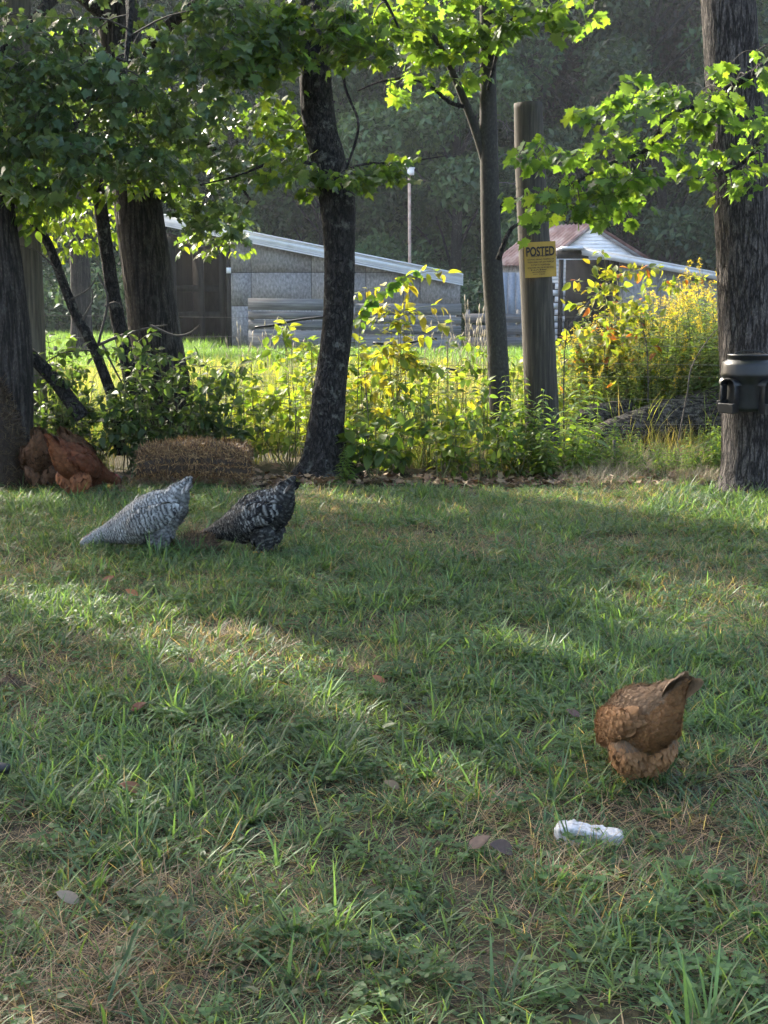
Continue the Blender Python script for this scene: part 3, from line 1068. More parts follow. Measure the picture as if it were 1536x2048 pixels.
def barn():
    d = 47.0
    t = thing('white_barn', 'small white sided barn with a rusty red corrugated roof', 'barn', (0, d, 0))
    # gable end towards the camera, turned a little to the right; ridge runs back to the left
    gx0, gx1 = W(1098, 600, d)[0], W(1284, 600, d)[0]
    zp, ze = W(1176, 452, d)[2], W(1284, 518, d)[2]
    gc = W(1178, 600, d)[0]
    rx, ry = -0.74, 0.67                                       # ridge direction
    L = 2.1
    # lap siding boards, clipped to the gable
    n = 16
    zb = np.linspace(W(1150, 566, d)[2], zp, n + 1)
    for k in range(n):
        z0, z1 = zb[k], zb[k + 1]

        def ext(z):
            if z <= ze:
                return gx0, gx1
            s = (z - ze) / (zp - ze)
            return gx0 + (gc - gx0) * s, gx1 + (gc - gx1) * s
        a, b = ext(z0), ext(min(z1, zp - 0.01))
        MB().add([(a[0], -0.035, z0), (a[1], -0.035, z0), (b[1], -0.008, z1), (b[0], -0.008, z1), (a[0], 0.02, z0), (a[1], 0.02, z0), (b[1], 0.02, z1), (b[0], 0.02, z1)],
                 [(0, 1, 2, 3), (5, 4, 7, 6), (1, 0, 4, 5), (1, 5, 6, 2), (4, 0, 3, 7), (3, 2, 6, 7)]).build('siding_board', M['white'], t)
    # painted brick foot
    zbr = zb[0]
    rows = 9
    bh = zbr / rows
    bl = 0.36
    bm = MB().box((0, 0, 0), (bl - 0.035, 0.12, bh - 0.03)).mesh('brick')
    bm.materials.append(M['white'])
    br = thing('brick_foot', None, None)
    br.parent = t
    for j in range(rows):
        x = gx0 + (bl / 2 if j % 2 else bl)
        while x < W(1200, 600, d)[0]:
            o = link('brick', bm, br)
            o.location = (x, random.uniform(-0.012, 0.012), j * bh + bh / 2)
            x += bl
    mb = MB()
    mb.box(((gx0 + W(1200, 600, d)[0]) / 2, 0.09, zbr / 2 - 0.02), (W(1200, 600, d)[0] - gx0 - 0.03, 0.12, zbr - 0.05), (1, 1, 1))
    mb.build('mortar', M['darkwood'], br)
    # side wall, back
    mb = MB()
    p0, p1 = np.array([gx0, 0.03]), np.array([gx0 + rx * L, 0.03 + ry * L])
    mb.add([(p0[0], p0[1], 0), (p1[0], p1[1], 0), (p1[0], p1[1], ze), (p0[0], p0[1], ze)], [(0, 1, 2, 3)])
    q0, q1 = np.array([gx1, 0.03]), np.array([gx1 + rx * L, 0.03 + ry * L])
    mb.add([(q0[0], q0[1], 0), (q1[0], q1[1], 0), (q1[0], q1[1], ze), (q0[0], q0[1], ze)], [(3, 2, 1, 0)])
    mb.add([(p1[0], p1[1], 0), (q1[0], q1[1], 0), (q1[0], q1[1], ze), (gc + rx * L, .03 + ry * L, zp - .05), (p1[0], p1[1], ze)], [(0, 1, 2, 3, 4)])
    mb.build('side_wall', M['osb'], t)
    # corrugated roof: wave across, ribs run down the slope
    for side, ex, m in ((0, gx0 - 0.35, 'rust'), (1, gx1 + 0.12, 'rust')):
        mb = MB()
        ns, nr = 60, 5
        u = np.linspace(-0.18, L + 0.15, ns)
        wv = 0.028 * np.sin(np.arange(ns) * PI / 2 + .3)
        v = np.linspace(0, 1, nr)
        slope = (ze - zp) / ((gx0 if side == 0 else gx1) - gc)
        xx = gc + (ex - gc) * v
        zz = zp + slope * (xx - gc) + 0.07
        P = np.zeros((ns, nr, 3))
        P[..., 0] = xx[None] + rx * u[:, None]
        P[..., 1] = ry * u[:, None]
        P[..., 2] = zz[None] + wv[:, None]
        i = np.arange(ns - 1)[:, None] * nr
        j = np.arange(nr - 1)[None]
        mb.add(P.reshape(-1, 3), np.stack([i + j, i + j + 1, i + nr + j + 1, i + nr + j], -1).reshape(-1, 4))
        o = mb.build('roof', M[m], t)
        sd = o.modifiers.new('thickness', 'SOLIDIFY')
        sd.thickness = 0.015
        e0, e1 = (gc, zp + 0.045), (ex, zp + slope * (ex - gc) + 0.045)
        MB().prism([(e0[0], e0[1] - 0.13), (e0[0], e0[1]), (e1[0], e1[1]), (e1[0], e1[1] - 0.13)] if side == 0 else [(e0[0], e0[1] - 0.13), (e1[0], e1[1] - 0.13), (e1[0], e1[1]), (e0[0], e0[1])], -0.10, -0.045).build('rake_board', M['greywood'], o)
    # lean-to in front: pale sloping roof edge, open bay, grey wall
    dl = 44.5
    t = thing('lean_to', 'grey lean-to with a pale sloping roof edge and a dark open bay', 'lean-to', (0, dl, 0))
    a0, a1 = W(1116, 600, dl)[0], W(1470, 600, dl)[0]
    am = W(1160, 600, dl)[0]
    za, zb2 = W(1160, 500, dl)[2], W(1470, 558, dl)[2]
    sl = (zb2 - za) / (a1 - am)
    rz = lambda x: za + sl * (x - am)
    mb = MB()
    mb.prism([(am, rz(am) - 0.04), (a1, rz(a1) - 0.04), (a1, rz(a1) + 0.05), (am, rz(am) + 0.05)], -0.3, 2.3)
    ro = mb.build('roof', M['metal'], t)
    MB().prism([(am - 0.02, rz(am) - 0.17), (a1, rz(a1) - 0.15), (a1, rz(a1) + 0.08), (am - 0.02, rz(am) + 0.08)], -0.34, -0.305).build('fascia', M['metal'], ro)
    MB().prism([(am - 0.02, rz(am) + 0.055), (a1, rz(a1) + 0.055), (a1, rz(a1) + 0.09), (am - 0.02, rz(am) + 0.09)], -0.37, -0.343).build('fascia_rib', M['white'], ro)
    MB().box(((a0 + am) / 2 + 0.1, 0.1, za - 0.14), (am - a0 + 0.3, 0.16, 0.26)).build('beam', M['darkwood'], t)
    MB().box(((a0 + am) / 2 + .02, 0.3, za + 0.05), (am - a0 - 0.05, 1.6, 0.09)).build('roof_sheet', M['metal'], t)
    w0 = W(1236, 600, dl)[0]
    cuts = np.linspace(w0, a1, 4)
    for i in range(3):
        MB().prism([(cuts[i] + .006, 0), (cuts[i + 1] - .006, 0), (cuts[i + 1] - .006, rz(cuts[i + 1]) - 0.05), (cuts[i] + .006, rz(cuts[i]) - 0.05)], 0.0, 0.05, np.array([.9, .92, .95]) * random.uniform(0.85, 1.0)).build('wall_panel', M['osb'], t)
    for xx in (a0 + 0.08, w0 - 0.08):
        MB().box((xx, 0.0, za / 2 - 0.15), (0.14, 0.14, za - 0.3)).build('post', M['darkwood'], t)
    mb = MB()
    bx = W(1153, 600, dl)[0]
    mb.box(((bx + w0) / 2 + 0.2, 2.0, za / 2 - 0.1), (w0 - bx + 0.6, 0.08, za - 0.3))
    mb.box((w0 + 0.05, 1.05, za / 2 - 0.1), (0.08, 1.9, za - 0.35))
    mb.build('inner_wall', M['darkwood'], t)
    rot = Matrix.Rotation(-0.75, 3, 'Y')
    MB().box((bx + 0.05, -0.05, 0.85), (0.12, 0.10, 2.2), (1, 1, 1), Matrix.Rotation(0.7, 3, 'Y')).build('brace', M['darkwood'], t)
    # blue-grey sheet wall left of the barn
    d3 = 45.5
    t3 = thing('sheet_wall', 'blue grey metal sheet wall below the rusty roof', 'wall', (0, d3, 0))
    xa, xb = W(1000, 600, d3)[0], W(1062, 600, d3)[0]
    for i in range(4):
        w = (xb - xa) / 4
        MB().box((xa + w * (i + 0.5), random.uniform(0, 0.01), W(1000, 545, d3)[2] / 2), (w - 0.015, 0.03, W(1000, 545, d3)[2])).build('sheet', M['bluesheet'], t3)


M['bluesheet'] = plain('blue_grey_sheet', (0.24, 0.27, 0.31), 0.5, 0.2)
barn()


def pole_box():
    d = 50
    t = thing('birdhouse_pole', 'thin rusty pole topped by a small white box behind the grey shed', 'pole', (W(818, 600, d)[0], d, 0))
    z1 = W(818, 348, d)[2]
    tube(MB(), spline([(0.06, 0, 0), (0.02, 0, z1 * 0.5), (0, 0, z1)], 10), 0.055, 8).build('pole', M['rustpole'], t)
    MB().box((0.05, 0, z1 + 0.08), (0.24, 0.24, 0.22)).box((0.05, 0, z1 + 0.205), (0.30, 0.30, 0.03)).build('box', M['white'], t)


M['rustpole'] = rough_mat('rusty_pole', [(0.3, (0.30, 0.20, 0.16)), (0.7, (0.55, 0.45, 0.38))], 6, rough=0.6, bstr=0.1)
pole_box()

# ================================================================== FENCE-LINE TREES
SD = np.array([math.sin(SUN_AZ), -math.cos(SUN_AZ)])           # way the shadows fall on the ground
GAPS = [  # sunny gaps: centre pixel on the lawn, half length along the shadow direction, half width
    (330, 1268, 1.05, 0.36), (640, 1405, 0.7, 0.17), (1150, 1310, 0.50, 0.34), (1330, 1240, 0.60, 0.40), (1510, 1200, 0.6, 0.30), (1440, 1370, 0.45, 0.24), (1380, 1020, 1.5, 0.50),
    (60, 1195, 0.5, 0.17), (900, 1560, 0.3, 0.12), (250, 1600, 0.25, 0.10), (1000, 1180, 0.3, 0.12), (640, 1180, 0.2, 0.10), (420, 1480, 0.3, 0.1), (1180, 1480, 0.3, 0.10), (90, 1010, 0.5, 0.16), (520, 1720, 0.22, 0.09), (1250, 1780, 0.25, 0.1), (750, 1900, 0.2, 0.08), (100, 1800, 0.2, 0.09)]
GAPXY = [(G(a, b), l, w) for a, b, l, w in GAPS]


def sun_cull(p, r, far, keep_lit=0.04):
    """True where a leaf may grow: gaps are left where the photograph shows sun on what lies below"""
    k = p[:, 2] / SUN[2]
    lx, ly = p[:, 0] - SUN[0] * k, p[:, 1] - SUN[1] * k
    u = r.uniform(0, 1, len(p))
    ok = np.ones(len(p), bool)
    for g, hl, hw in GAPXY:
        dx, dy = lx - g[0], ly - g[1]
        a = dx * SD[0] + dy * SD[1]
        b = dx * SD[1] - dy * SD[0]
        e = (a / hl) ** 2 + (b / hw) ** 2 + 0.9 * (n2(lx, ly, 6, 77) - 0.5)
        ok &= ~((e < 1) & (u > keep_lit))
    # the fence row right of the straw bale, and the field, lie in the sun
    row = (ly > 10.2) & (ly < 13.2) & (lx > -1.55)
    fld = (ly >= 12.4)
    east = (lx > 1.35) & (ly > 8.9)
    ok &= ~((row | fld | east) & (u > 0.08))
    if far:                                # keep the sun on the lower leaves of the middle and right trees
        ok &= ~((((ly > 7.2) & (lx > 0.4)) | ((lx > 3.4) & (ly > 5.0))) & (u > 0.2))
    return ok


LEAFC = np.array([(0.055, 0.105, 0.030), (0.065, 0.12, 0.032), (0.048, 0.095, 0.030), (0.080, 0.125, 0.030), (0.060, 0.11, 0.040)])

SHADEC = np.array([(0.062, 0.110, 0.048), (0.072, 0.122, 0.052), (0.054, 0.100, 0.048), (0.084, 0.128, 0.050)])  # leaf colours of the left crowns, with their shade mixed in


class Tree:
    def __init__(self, name, label, base, group=None, cat='tree'):
        self.base = np.array(base, float)
        self.o = thing(name, label, cat, base, 0, group)
        self.limbs = []                     # sampled limb points for twigs to grow from
        self.tw = MB()
        self.lv = []                        # pos, dir, nrm, size, col

    def part(self, mb, name, mat, smooth=True, parent=None):
        mb.v = [v - self.base for v in mb.v]
        return mb.build(name, mat, parent or self.o, smooth)

    def limb(self, pts, mat, name='limb', sides=10, n=26, disp=None):
        """pts rows: x, y, z, radius (world)"""
        q = spline(pts, n)
        self.limbs.append(q)
        mb = MB()
        tube(mb, q[:, :3], np.maximum(q[:, 3], 0.002), sides, disp=disp)
        return self.part(mb, name, mat)

    def pix(self, pts, d):
        """(px, py, width px[, dist]) rows -> x, y, z, radius"""
        out = []
        for p in pts:
            dd = p[3] if len(p) > 3 else d
            w = W(p[0], p[1], dd)
            out.append((*w, p[2] / 2 / S(dd, w[2])))
        return out

    def twigs(self, centers, r, leaf=0.11, per=10, length=0.35, cull=True, stem=True, far=False, cols=LEAFC, droop=0.75, pull=0.35):
        nodes = np.concatenate(self.limbs)
        pos, dr, nm, sz, cl = [], [], [], [], []
        centers = np.asarray(centers)
        if cull:
            centers = centers[sun_cull(centers, r, far)]
        dist = np.min(np.linalg.norm(nodes[None, ::3, :3] - centers[:, None], axis=2), axis=1)
        for c in centers[np.argsort(dist)]:
            # grow from the nearest limb or earlier twig, so that twigs branch off one another
            j = int(np.argmin(np.linalg.norm(nodes[:, :3] - c - [0, 0, 0.1], axis=1)))
            s0 = nodes[j, :3]
            az = norm(np.append((c - s0)[:2], 0) + np.append(r.normal(0, 0.5, 2), 0))
            d = norm(az + [0, 0, r.normal(-0.1, 0.25)])
            e = c + d * length * r.uniform(0.7, 1.2)
            if stem:
                P = spline([s0, s0 * 0.5 + c * 0.5 + [0, 0, 0.04], c, e], 9)
                r0 = max(0.0025, min(0.008, nodes[j, 3] * 0.7))
                tube(self.tw, P, np.linspace(r0, 0.0014, 9), 4, cap=False)
                nodes = np.vstack([nodes, np.column_stack([P[2:], np.linspace(r0, 0.002, 7)])])
            n = max(3, int(per * r.uniform(0.7, 1.3)))
            t = np.sort(r.uniform(-0.35, 1.05, n))
            p = c + (e - c) * t[:, None] + r.normal(0, length * pull * 0.5, (n, 3)) * [1, 1, 0.55]
            side = np.where(np.arange(n) % 2, 1, -1)[:, None] * np.cross(d, [0, 0, 1])
            h = norm(d * r.uniform(0.2, 1.0, (n, 1)) + side * r.uniform(0.3, 1.0, (n, 1)) + r.normal(0, 0.3, (n, 3)))
            h[:, 2] = 0
            q = norm(h + np.array([0, 0, -1.0]) * (droop * r.uniform(0.2, 1.7, (n, 1))))
            nn = norm(r.normal(0, 0.45, (n, 3)) + h * 0.6 + [0, 0, 0.75])
            pos.append(p); dr.append(q); nm.append(nn)
            sz.append(leaf * r.uniform(0.45, 1.25, n))
            cl.append(np.asarray(cols)[r.integers(0, len(cols), n)] * r.uniform(0.75, 1.3, (n, 1)))
        pos, dr, nm, sz, cl = [np.concatenate(k) for k in (pos, dr, nm, sz, cl)]
        if cull:
            ok = sun_cull(pos, r, far)
            pos, dr, nm, sz, cl = pos[ok], dr[ok], nm[ok], sz[ok], cl[ok]
        self.lv.append((pos, dr, nm, sz, cl, np.full(len(pos), far)))

    def finish(self, singles=200, tpl=MAPLE, mat=None, twigmat=None, tpl2=None):
        mat = mat or M['leaf']
        if self.tw.n:
            self.part(self.tw, 'twigs', twigmat or M['twig'])['kind'] = 'stuff'
        if not self.lv:
            return
        pos, dr, nm, sz, cl, far = [np.concatenate(k) for k in zip(*self.lv)]
        # nearest leaves in the picture become single objects
        rel = pos - [0, 0, H]
        fw = rel[:, 1] * CT - rel[:, 2] * ST
        u = rel[:, 0] / fw * F + 768
        v = 1024 - (rel[:, 1] * ST + rel[:, 2] * CT) / fw * F
        inn = (u > 0) & (u < 1536) & (v > 0) & (v < 1000) & ~far
        order = np.argsort(np.where(inn, fw - sz * 2, 1e9))[:singles]
        order = order[inn[order]]
        single = np.zeros(len(pos), bool)
        single[order] = True
        leaf_objects(self.o, self.base, tpl, mat, pos[order], dr[order], nm[order], sz[order], cl[order])
        mb = MB()
        near, fr = ~single & ~far, far
        h = near & (np.arange(len(pos)) % 2 == 0)
        g = near & ~h
        stamp(mb, tpl, pos[h], dr[h], nm[h], sz[h], cl[h])
        stamp(mb, tpl2 or tpl, pos[g], dr[g], nm[g], sz[g], cl[g])
        stamp(mb, MAPLE_FAR, pos[fr], dr[fr], nm[fr], sz[fr], cl[fr])
        if mb.n:
            self.part(mb, 'crown', mat, False)['kind'] = 'stuff'


_leafmesh = {}


def leaf_objects(parent, base, tpl, mat, pos, dr, nm, sz, cl):
    if not len(pos):
        return
    for p, x, n, s, c in zip(pos, norm(dr), nm, sz, cl):
        key = (id(tpl), mat.name, tuple(np.round(c / 0.02).astype(int)))
        if key not in _leafmesh:
            mb = MB().add(tpl[0], tpl[1], c)
            me = mb.mesh('leaf')
            me.materials.append(mat)
            _leafmesh[key] = me
        z = norm(n - x * n.dot(x))
        y = np.cross(z, x)
        o = link('leaf', _leafmesh[key], parent)
        m = Matrix(((x[0], y[0], z[0], 0), (x[1], y[1], z[1], 0), (x[2], y[2], z[2], 0), (0, 0, 0, 1)))
        o.matrix_local = Matrix.Translation(Vector(p - base)) @ m @ Matrix.Scale(s, 4)


def ell(r, cx, cy, rx, ry, d, dd, n):
    """n points inside a pixel ellipse with some depth"""
    out = []
    while len(out) < n:
        a, b, c = r.uniform(-1, 1, 3)
        if a * a + b * b + 0.3 * c * c < 1:
            out.append(W(cx + a * rx, cy + b * ry, d + c * dd))
    return np.array(out)


def blob(r, c, rad, n):
    q = norm(r.normal(0, 1, (n, 3))) * (r.uniform(0.15, 1, n) ** 0.4)[:, None]
    return np.array(c) + q * np.array(rad)


def bark_disp(amp, nth, sl, seed, flare=0.0):
    def f(th, L):
        fl = flare * np.exp(-(L.max() - L) / 0.16) * (np.sin(4 * th + seed) + 0.5 * np.sin(7 * th + 2 * seed))
        p = np.stack([np.cos(th) * nth, np.sin(th) * nth, L * sl], -1)
        a = fbm(p, seed, 3)
        rdg = 1 - np.abs(a - 0.5) * 4
        return 1 + fl + amp * (rdg - 0.3) + amp * 1.2 * (fbm(np.stack([np.cos(th) * 1.2, np.sin(th) * 1.2, L * 1.1], -1), seed + 9, 2) - 0.5)
    return f


def trunk(T, pts, d, mat, sides, n, disp, name='trunk'):
    return T.limb(T.pix(pts, d), mat, name, sides, n, disp)


# ---- big ridged trunk at the right edge, with a long maple limb hanging in front of it
r = np.random.default_rng(11)
d = 10.0
t1 = Tree('maple_tree', 'large tree with ridged grey bark at the right edge, carrying the black feeder', G(1512, 985))
trunk(t1, [(1380, -900, 70), (1420, -450, 88), (1456, 0, 103), (1474, 250, 108), (1489, 450, 114), (1499, 650, 118), (1506, 800, 122), (1511, 900, 134), (1512, 955, 152), (1512, 985, 200), (1512, 1012, 270)], d, M['bark_ridged'], 84, 240, bark_disp(0.055, 7.5, 2.2, 4, 0.22))
lim = t1.limb(t1.pix([(1470, -420, 34, 10.0), (1640, -200, 30, 9.7), (1640, 20, 26, 9.4), (1545, 118, 20, 9.2), (1475, 165, 16, 9.15), (1400, 210, 13, 9.1), (1335, 236, 10, 9.1), (1292, 300, 9, 9.1), (1215, 328, 7, 9.1), (1130, 375, 5, 9.1), (1030, 402, 3, 9.1)], d), M['bark_dark'], 'limb', 8, 60)
t1.limb(t1.pix([(1610, 60, 16, 9.3), (1560, 220, 12, 9.1), (1480, 330, 8, 9.0), (1380, 360, 4, 9.0)], d), M['bark_dark'], 'limb', 7, 24)
for e in [(1300, 215, 150, 55, 9.15, 0.35, 30), (1215, 315, 160, 55, 9.1, 0.3, 34), (1110, 392, 95, 35, 9.1, 0.25, 16), (1450, 250, 90, 90, 9.1, 0.35, 26), (1490, 130, 50, 45, 9.1, 0.3, 9), (1250, 380, 70, 35, 9.05, 0.25, 14), (1470, 350, 60, 35, 9.0, 0.2, 7), (1180, 430, 70, 18, 9.1, 0.2, 7)]:
    t1.twigs(ell(r, *e), r, 0.095, 8, 0.20)
t1.limb(t1.pix([(1420, -450, 60), (1500, -800, 40, 10.6), (1650, -1300, 20, 11)], d), M['bark_ridged'], 'limb', 10, 20)
t1.limb(t1.pix([(1400, -700, 50), (1200, -1100, 30, 10.3), (1000, -1500, 12, 10.4)], d), M['bark_ridged'], 'limb', 10, 20)
t1.twigs(blob(r, (3.2, 10.6, 7.4), (3.0, 2.4, 2.2), 260), r, 0.15, 16, 0.7, stem=True, far=True)
t1.finish(260, tpl2=MAPLE_B)

# ---- slim maple right of the middle
r = np.random.default_rng(12)
d = 11.8
t2 = Tree('maple_tree', 'slim smooth barked maple that forks, left of the posted sign post', (W(1003, 900, d)[0], d, 0))
trunk(t2, [(962, -700, 20), (970, -300, 26), (975, 0, 31), (977, 250, 34), (983, 500, 40), (992, 650, 41), (1000, 800, 43), (1004, 890, 54), (1004, 925, 66)], d, M['bark_smooth'], 36, 150, bark_disp(0.03, 2.5, 5, 6))
t2.limb(t2.pix([(974, 330, 24), (963, 296, 19), (944, 240, 17), (915, 168, 15), (884, 100, 13), (846, 42, 11), (800, -40, 8), (740, -200, 5)], d), M['bark_smooth'], 'limb', 9, 40)
t2.limb(t2.pix([(931, 214, 9), (900, 205, 8), (868, 178, 8), (835, 160, 7), (795, 157, 6), (755, 165, 4), (715, 182, 3)], d - 0.1), M['bark_dark'], 'limb', 7, 30)
t2.limb(t2.pix([(976, 180, 8), (1010, 60, 8), (1060, 20, 6), (1130, 20, 4), (1250, -20, 2)], d - 0.15), M['bark_dark'], 'limb', 7, 26)
t2.limb(t2.pix([(996, 520, 12), (1015, 470, 9), (1030, 452, 7), (1048, 445, 5), (1080, 440, 3)], d - 0.2), M['bark_dark'], 'limb', 7, 16)
t2.limb(t2.pix([(982, 455, 5), (1010, 402, 5), (1050, 398, 3)], d), M['bark_dark'], 'limb', 6, 10)
for e in [(900, 70, 110, 38, 11.6, 0.25, 26), (790, 40, 80, 45, 11.4, 0.3, 18), (1065, 35, 90, 25, 11.5, 0.25, 18), (870, 105, 60, 25, 11.6, 0.2, 9), (775, 180, 45, 14, 11.6, 0.1, 4), (860, 160, 60, 14, 11.6, 0.2, 4), (930, 150, 25, 10, 11.6, 0.1, 3), (1165, 35, 40, 20, 11.5, 0.1, 4), (900, 0, 200, 35, 11.4, 0.3, 16), (1060, -20, 140, 30, 11.4, 0.3, 10)]:
    t2.twigs(ell(r, *e), r, 0.115, 8, 0.2)
t2.twigs(blob(r, (0.6, 11.9, 5.8), (1.7, 1.3, 1.6), 150), r, 0.15, 14, 0.5, far=True)
t2.finish(260, tpl2=MAPLE_B)

# ---- dark leaning trunk in the middle with a kink
r = np.random.default_rng(13)
d = 10.85
t3 = Tree('leaning_tree', 'dark kinked leaning trunk in the middle, just right of the straw bale', (W(652, 940, d)[0], d, 0))
trunk(t3, [(610, -420, 44), (622, -150, 52), (630, 40, 58), (630, 140, 61), (638, 240, 66), (657, 320, 66), (674, 395, 70), (679, 500, 61), (676, 640, 60), (662, 760, 63), (652, 860, 74), (650, 920, 94), (650, 958, 150)], d, M['bark_dark'], 56, 200, bark_disp(0.05, 3.0, 4.0, 8, 0.18))
t3.limb(t3.pix([(690, 345, 5), (712, 280, 6), (716, 240, 6), (700, 200, 6), (688, 160, 6), (684, 60, 5)], d - 0.12), M['bark_dark'], 'vine', 6, 26)
t3.limb(t3.pix([(640, 330, 8), (560, 320, 7), (480, 350, 5), (400, 370, 3)], d - 0.2), M['bark_dark'], 'limb', 6, 20)
t3.limb(t3.pix([(668, 360, 8), (720, 330, 6), (800, 325, 4), (890, 312, 2)], d - 0.35), M['bark_dark'], 'limb', 6, 20)
t3.limb(t3.pix([(628, 60, 20), (560, 20, 14), (470, 60, 9), (400, 100, 5)], d - 0.3), M['bark_dark'], 'limb', 7, 20)
t3.limb(t3.pix([(628, 20, 18), (690, -40, 14), (760, -10, 8), (800, 60, 4)], d - 0.3), M['bark_dark'], 'limb', 7, 20)
for e in [(700, 350, 110, 28, 10.5, 0.2, 14), (590, 350, 80, 40, 10.6, 0.3, 14), (830, 322, 50, 12, 10.45, 0.1, 3), (560, 250, 70, 80, 11.2, 0.25, 26), (620, 50, 120, 60, 10.2, 0.25, 46), (740, 80, 70, 60, 10.3, 0.25, 18), (500, 110, 90, 70, 10.2, 0.25, 34)]:
    t3.twigs(ell(r, *e), r, 0.095, 10, 0.22)
t3.twigs(blob(r, (-0.9, 10.4, 5.3), (1.7, 1.1, 1.5), 150), r, 0.15, 14, 0.5, far=True)
t3.finish(260, tpl2=MAPLE_B)

# ---- thick grey-brown trunk on the left and its crown
r = np.random.default_rng(14)
d = 12.2
t4 = Tree('maple_tree', 'thick grey brown trunk leaning left, behind the dark bramble left of the bale', (W(338, 905, d)[0], d, 0))
trunk(t4, [(190, -500, 62), (225, -100, 78), (252, 200, 88), (268, 350, 92), (282, 450, 95), (303, 620, 100), (325, 760, 106), (336, 850, 120), (340, 905, 150)], d, M['bark_plain'], 64, 190, bark_disp(0.045, 5, 1.8, 15))
t4.limb(t4.pix([(252, 150, 40), (330, 60, 28, 11.8), (420, 0, 20, 11.4), (520, 40, 10, 11.1), (560, 90, 5, 11)], d), M['bark_plain'], 'limb', 8, 26)
t4.limb(t4.pix([(240, 60, 40), (140, -20, 30, 11.6), (50, 60, 18, 10.9), (-60, 160, 10, 10.4)], d), M['bark_plain'], 'limb', 8, 26)
t4.limb(t4.pix([(258, 260, 22), (330, 240, 16, 11.9), (430, 300, 10, 11.8), (500, 400, 5, 11.8)], d), M['bark_dark'], 'limb', 7, 24)
t4.limb(t4.pix([(230, 0, 40), (250, -60, 30, 11.2), (260, 20, 18, 10.5), (250, 140, 8, 10.1)], d), M['bark_dark'], 'limb', 7, 24)
for e in [(250, 70, 330, 110, 10.4, 0.6, 115), (120, 200, 190, 120, 10.3, 0.5, 90), (310, 190, 160, 110, 10.9, 0.5, 70), (440, 260, 120, 80, 11.9, 0.4, 40), (420, 400, 110, 60, 11.9, 0.4, 34), (440, 470, 60, 35, 12.0, 0.3, 12), (300, 300, 130, 60, 11.6, 0.4, 30), (520, 330, 60, 60, 11.7, 0.3, 18), (230, 130, 300, 130, 9.9, 0.25, 58), (250, 320, 120, 70, 10.6, 0.3, 36), (90, 320, 110, 90, 10.0, 0.25, 46), (420, 60, 150, 70, 9.9, 0.2, 22)]:
    t4.twigs(ell(r, *e), r, 0.088, 12, 0.24, cols=SHADEC)
t4.twigs(blob(r, (-3.2, 12.3, 6.4), (2.6, 1.8, 2.2), 300), r, 0.15, 16, 0.6, far=True)
t4.finish(300, mat=M['shadeleaf'], tpl2=MAPLE_B)

# ---- thin dark stem beside it and the leaning dark stem
r = np.random.default_rng(15)
d = 11.5
t5 = Tree('young_tree', 'thin straight dark stem hugging the left side of the thick grey brown trunk', (W(285, 905, d)[0], d, 0))
trunk(t5, [(165, 60, 20), (180, 250, 23), (190, 330, 24), (202, 420, 26), (216, 520, 27), (232, 620, 28), (256, 730, 30), (275, 830, 34), (285, 915, 40)], d, M['bark_dark'], 18, 90, bark_disp(0.05, 2.5, 5, 21))
t5.limb(t5.pix([(183, 280, 10), (240, 330, 8), (300, 380, 5), (350, 385, 3)], d), M['bark_dark'], 'limb', 6, 16)
t5.limb(t5.pix([(178, 240, 10), (120, 260, 8), (60, 330, 5), (10, 420, 3)], d), M['bark_dark'], 'limb', 6, 16)
t5.limb(t5.pix([(178, 220, 12), (150, 320, 8, 12.4), (140, 400, 6, 12.9), (160, 470, 4, 13.2)], d), M['bark_dark'], 'limb', 6, 16)
for e in [(60, 340, 120, 90, 10.7, 0.35, 60), (250, 340, 100, 70, 11.0, 0.25, 30), (60, 420, 60, 30, 10.7, 0.2, 10)]:
    t5.twigs(ell(r, *e), r, 0.10, 8, 0.22, droop=0.9)
t5.twigs(ell(r, 130, 450, 120, 60, 13.0, 0.4, 70), r, 0.085, 9, 0.25, cull=False, cols=LEAFC * [1.4, 1.25, 0.8])  # sunlight painted in: leaf colours brighter and yellower, next cluster too
t5.twigs(ell(r, 420, 490, 60, 25, 13.0, 0.3, 8), r, 0.085, 7, 0.2, cull=False, cols=LEAFC * [1.4, 1.25, 0.8])
t5.finish(150, tpl=OVATE)

r = np.random.default_rng(16)
d = 11.2
t6 = Tree('young_tree', 'slender black stem leaning steeply left with bare side twigs', (W(242, 905, d)[0], d, 0))
trunk(t6, [(-20, 300, 10), (30, 390, 13), (64, 440, 16), (98, 490, 17), (128, 570, 18), (150, 625, 19), (180, 680, 20), (205, 740, 20), (228, 810, 22), (242, 910, 26)], d, M['bark_dark'], 14, 80, bark_disp(0.06, 2.5, 6, 22))
for pts in [[(196, 690, 7), (240, 672, 6), (300, 655, 4), (335, 650, 2)], [(196, 690, 6), (215, 600, 5), (195, 545, 4)], [(200, 700, 5), (130, 705, 4), (75, 735, 2)], [(205, 690, 6), (230, 740, 4), (268, 810, 3)],
            [(140, 600, 6), (175, 580, 4), (190, 560, 2)], [(165, 640, 5), (185, 600, 3), (180, 570, 2)], [(120, 545, 4), (70, 500, 3), (18, 488, 2)], [(300, 650, 5), (345, 670, 5), (375, 668, 4), (400, 650, 2)], [(210, 612, 5), (230, 605, 4), (246, 615, 3)]]:
    t6.limb(t6.pix(pts, d - 0.03), M['twig'], 'bare_twig', 5, 14)
t6.twigs(ell(r, 30, 400, 60, 60, 11.0, 0.2, 8), r, 0.08, 6, 0.2)
t6.finish(40, tpl=OVATE)

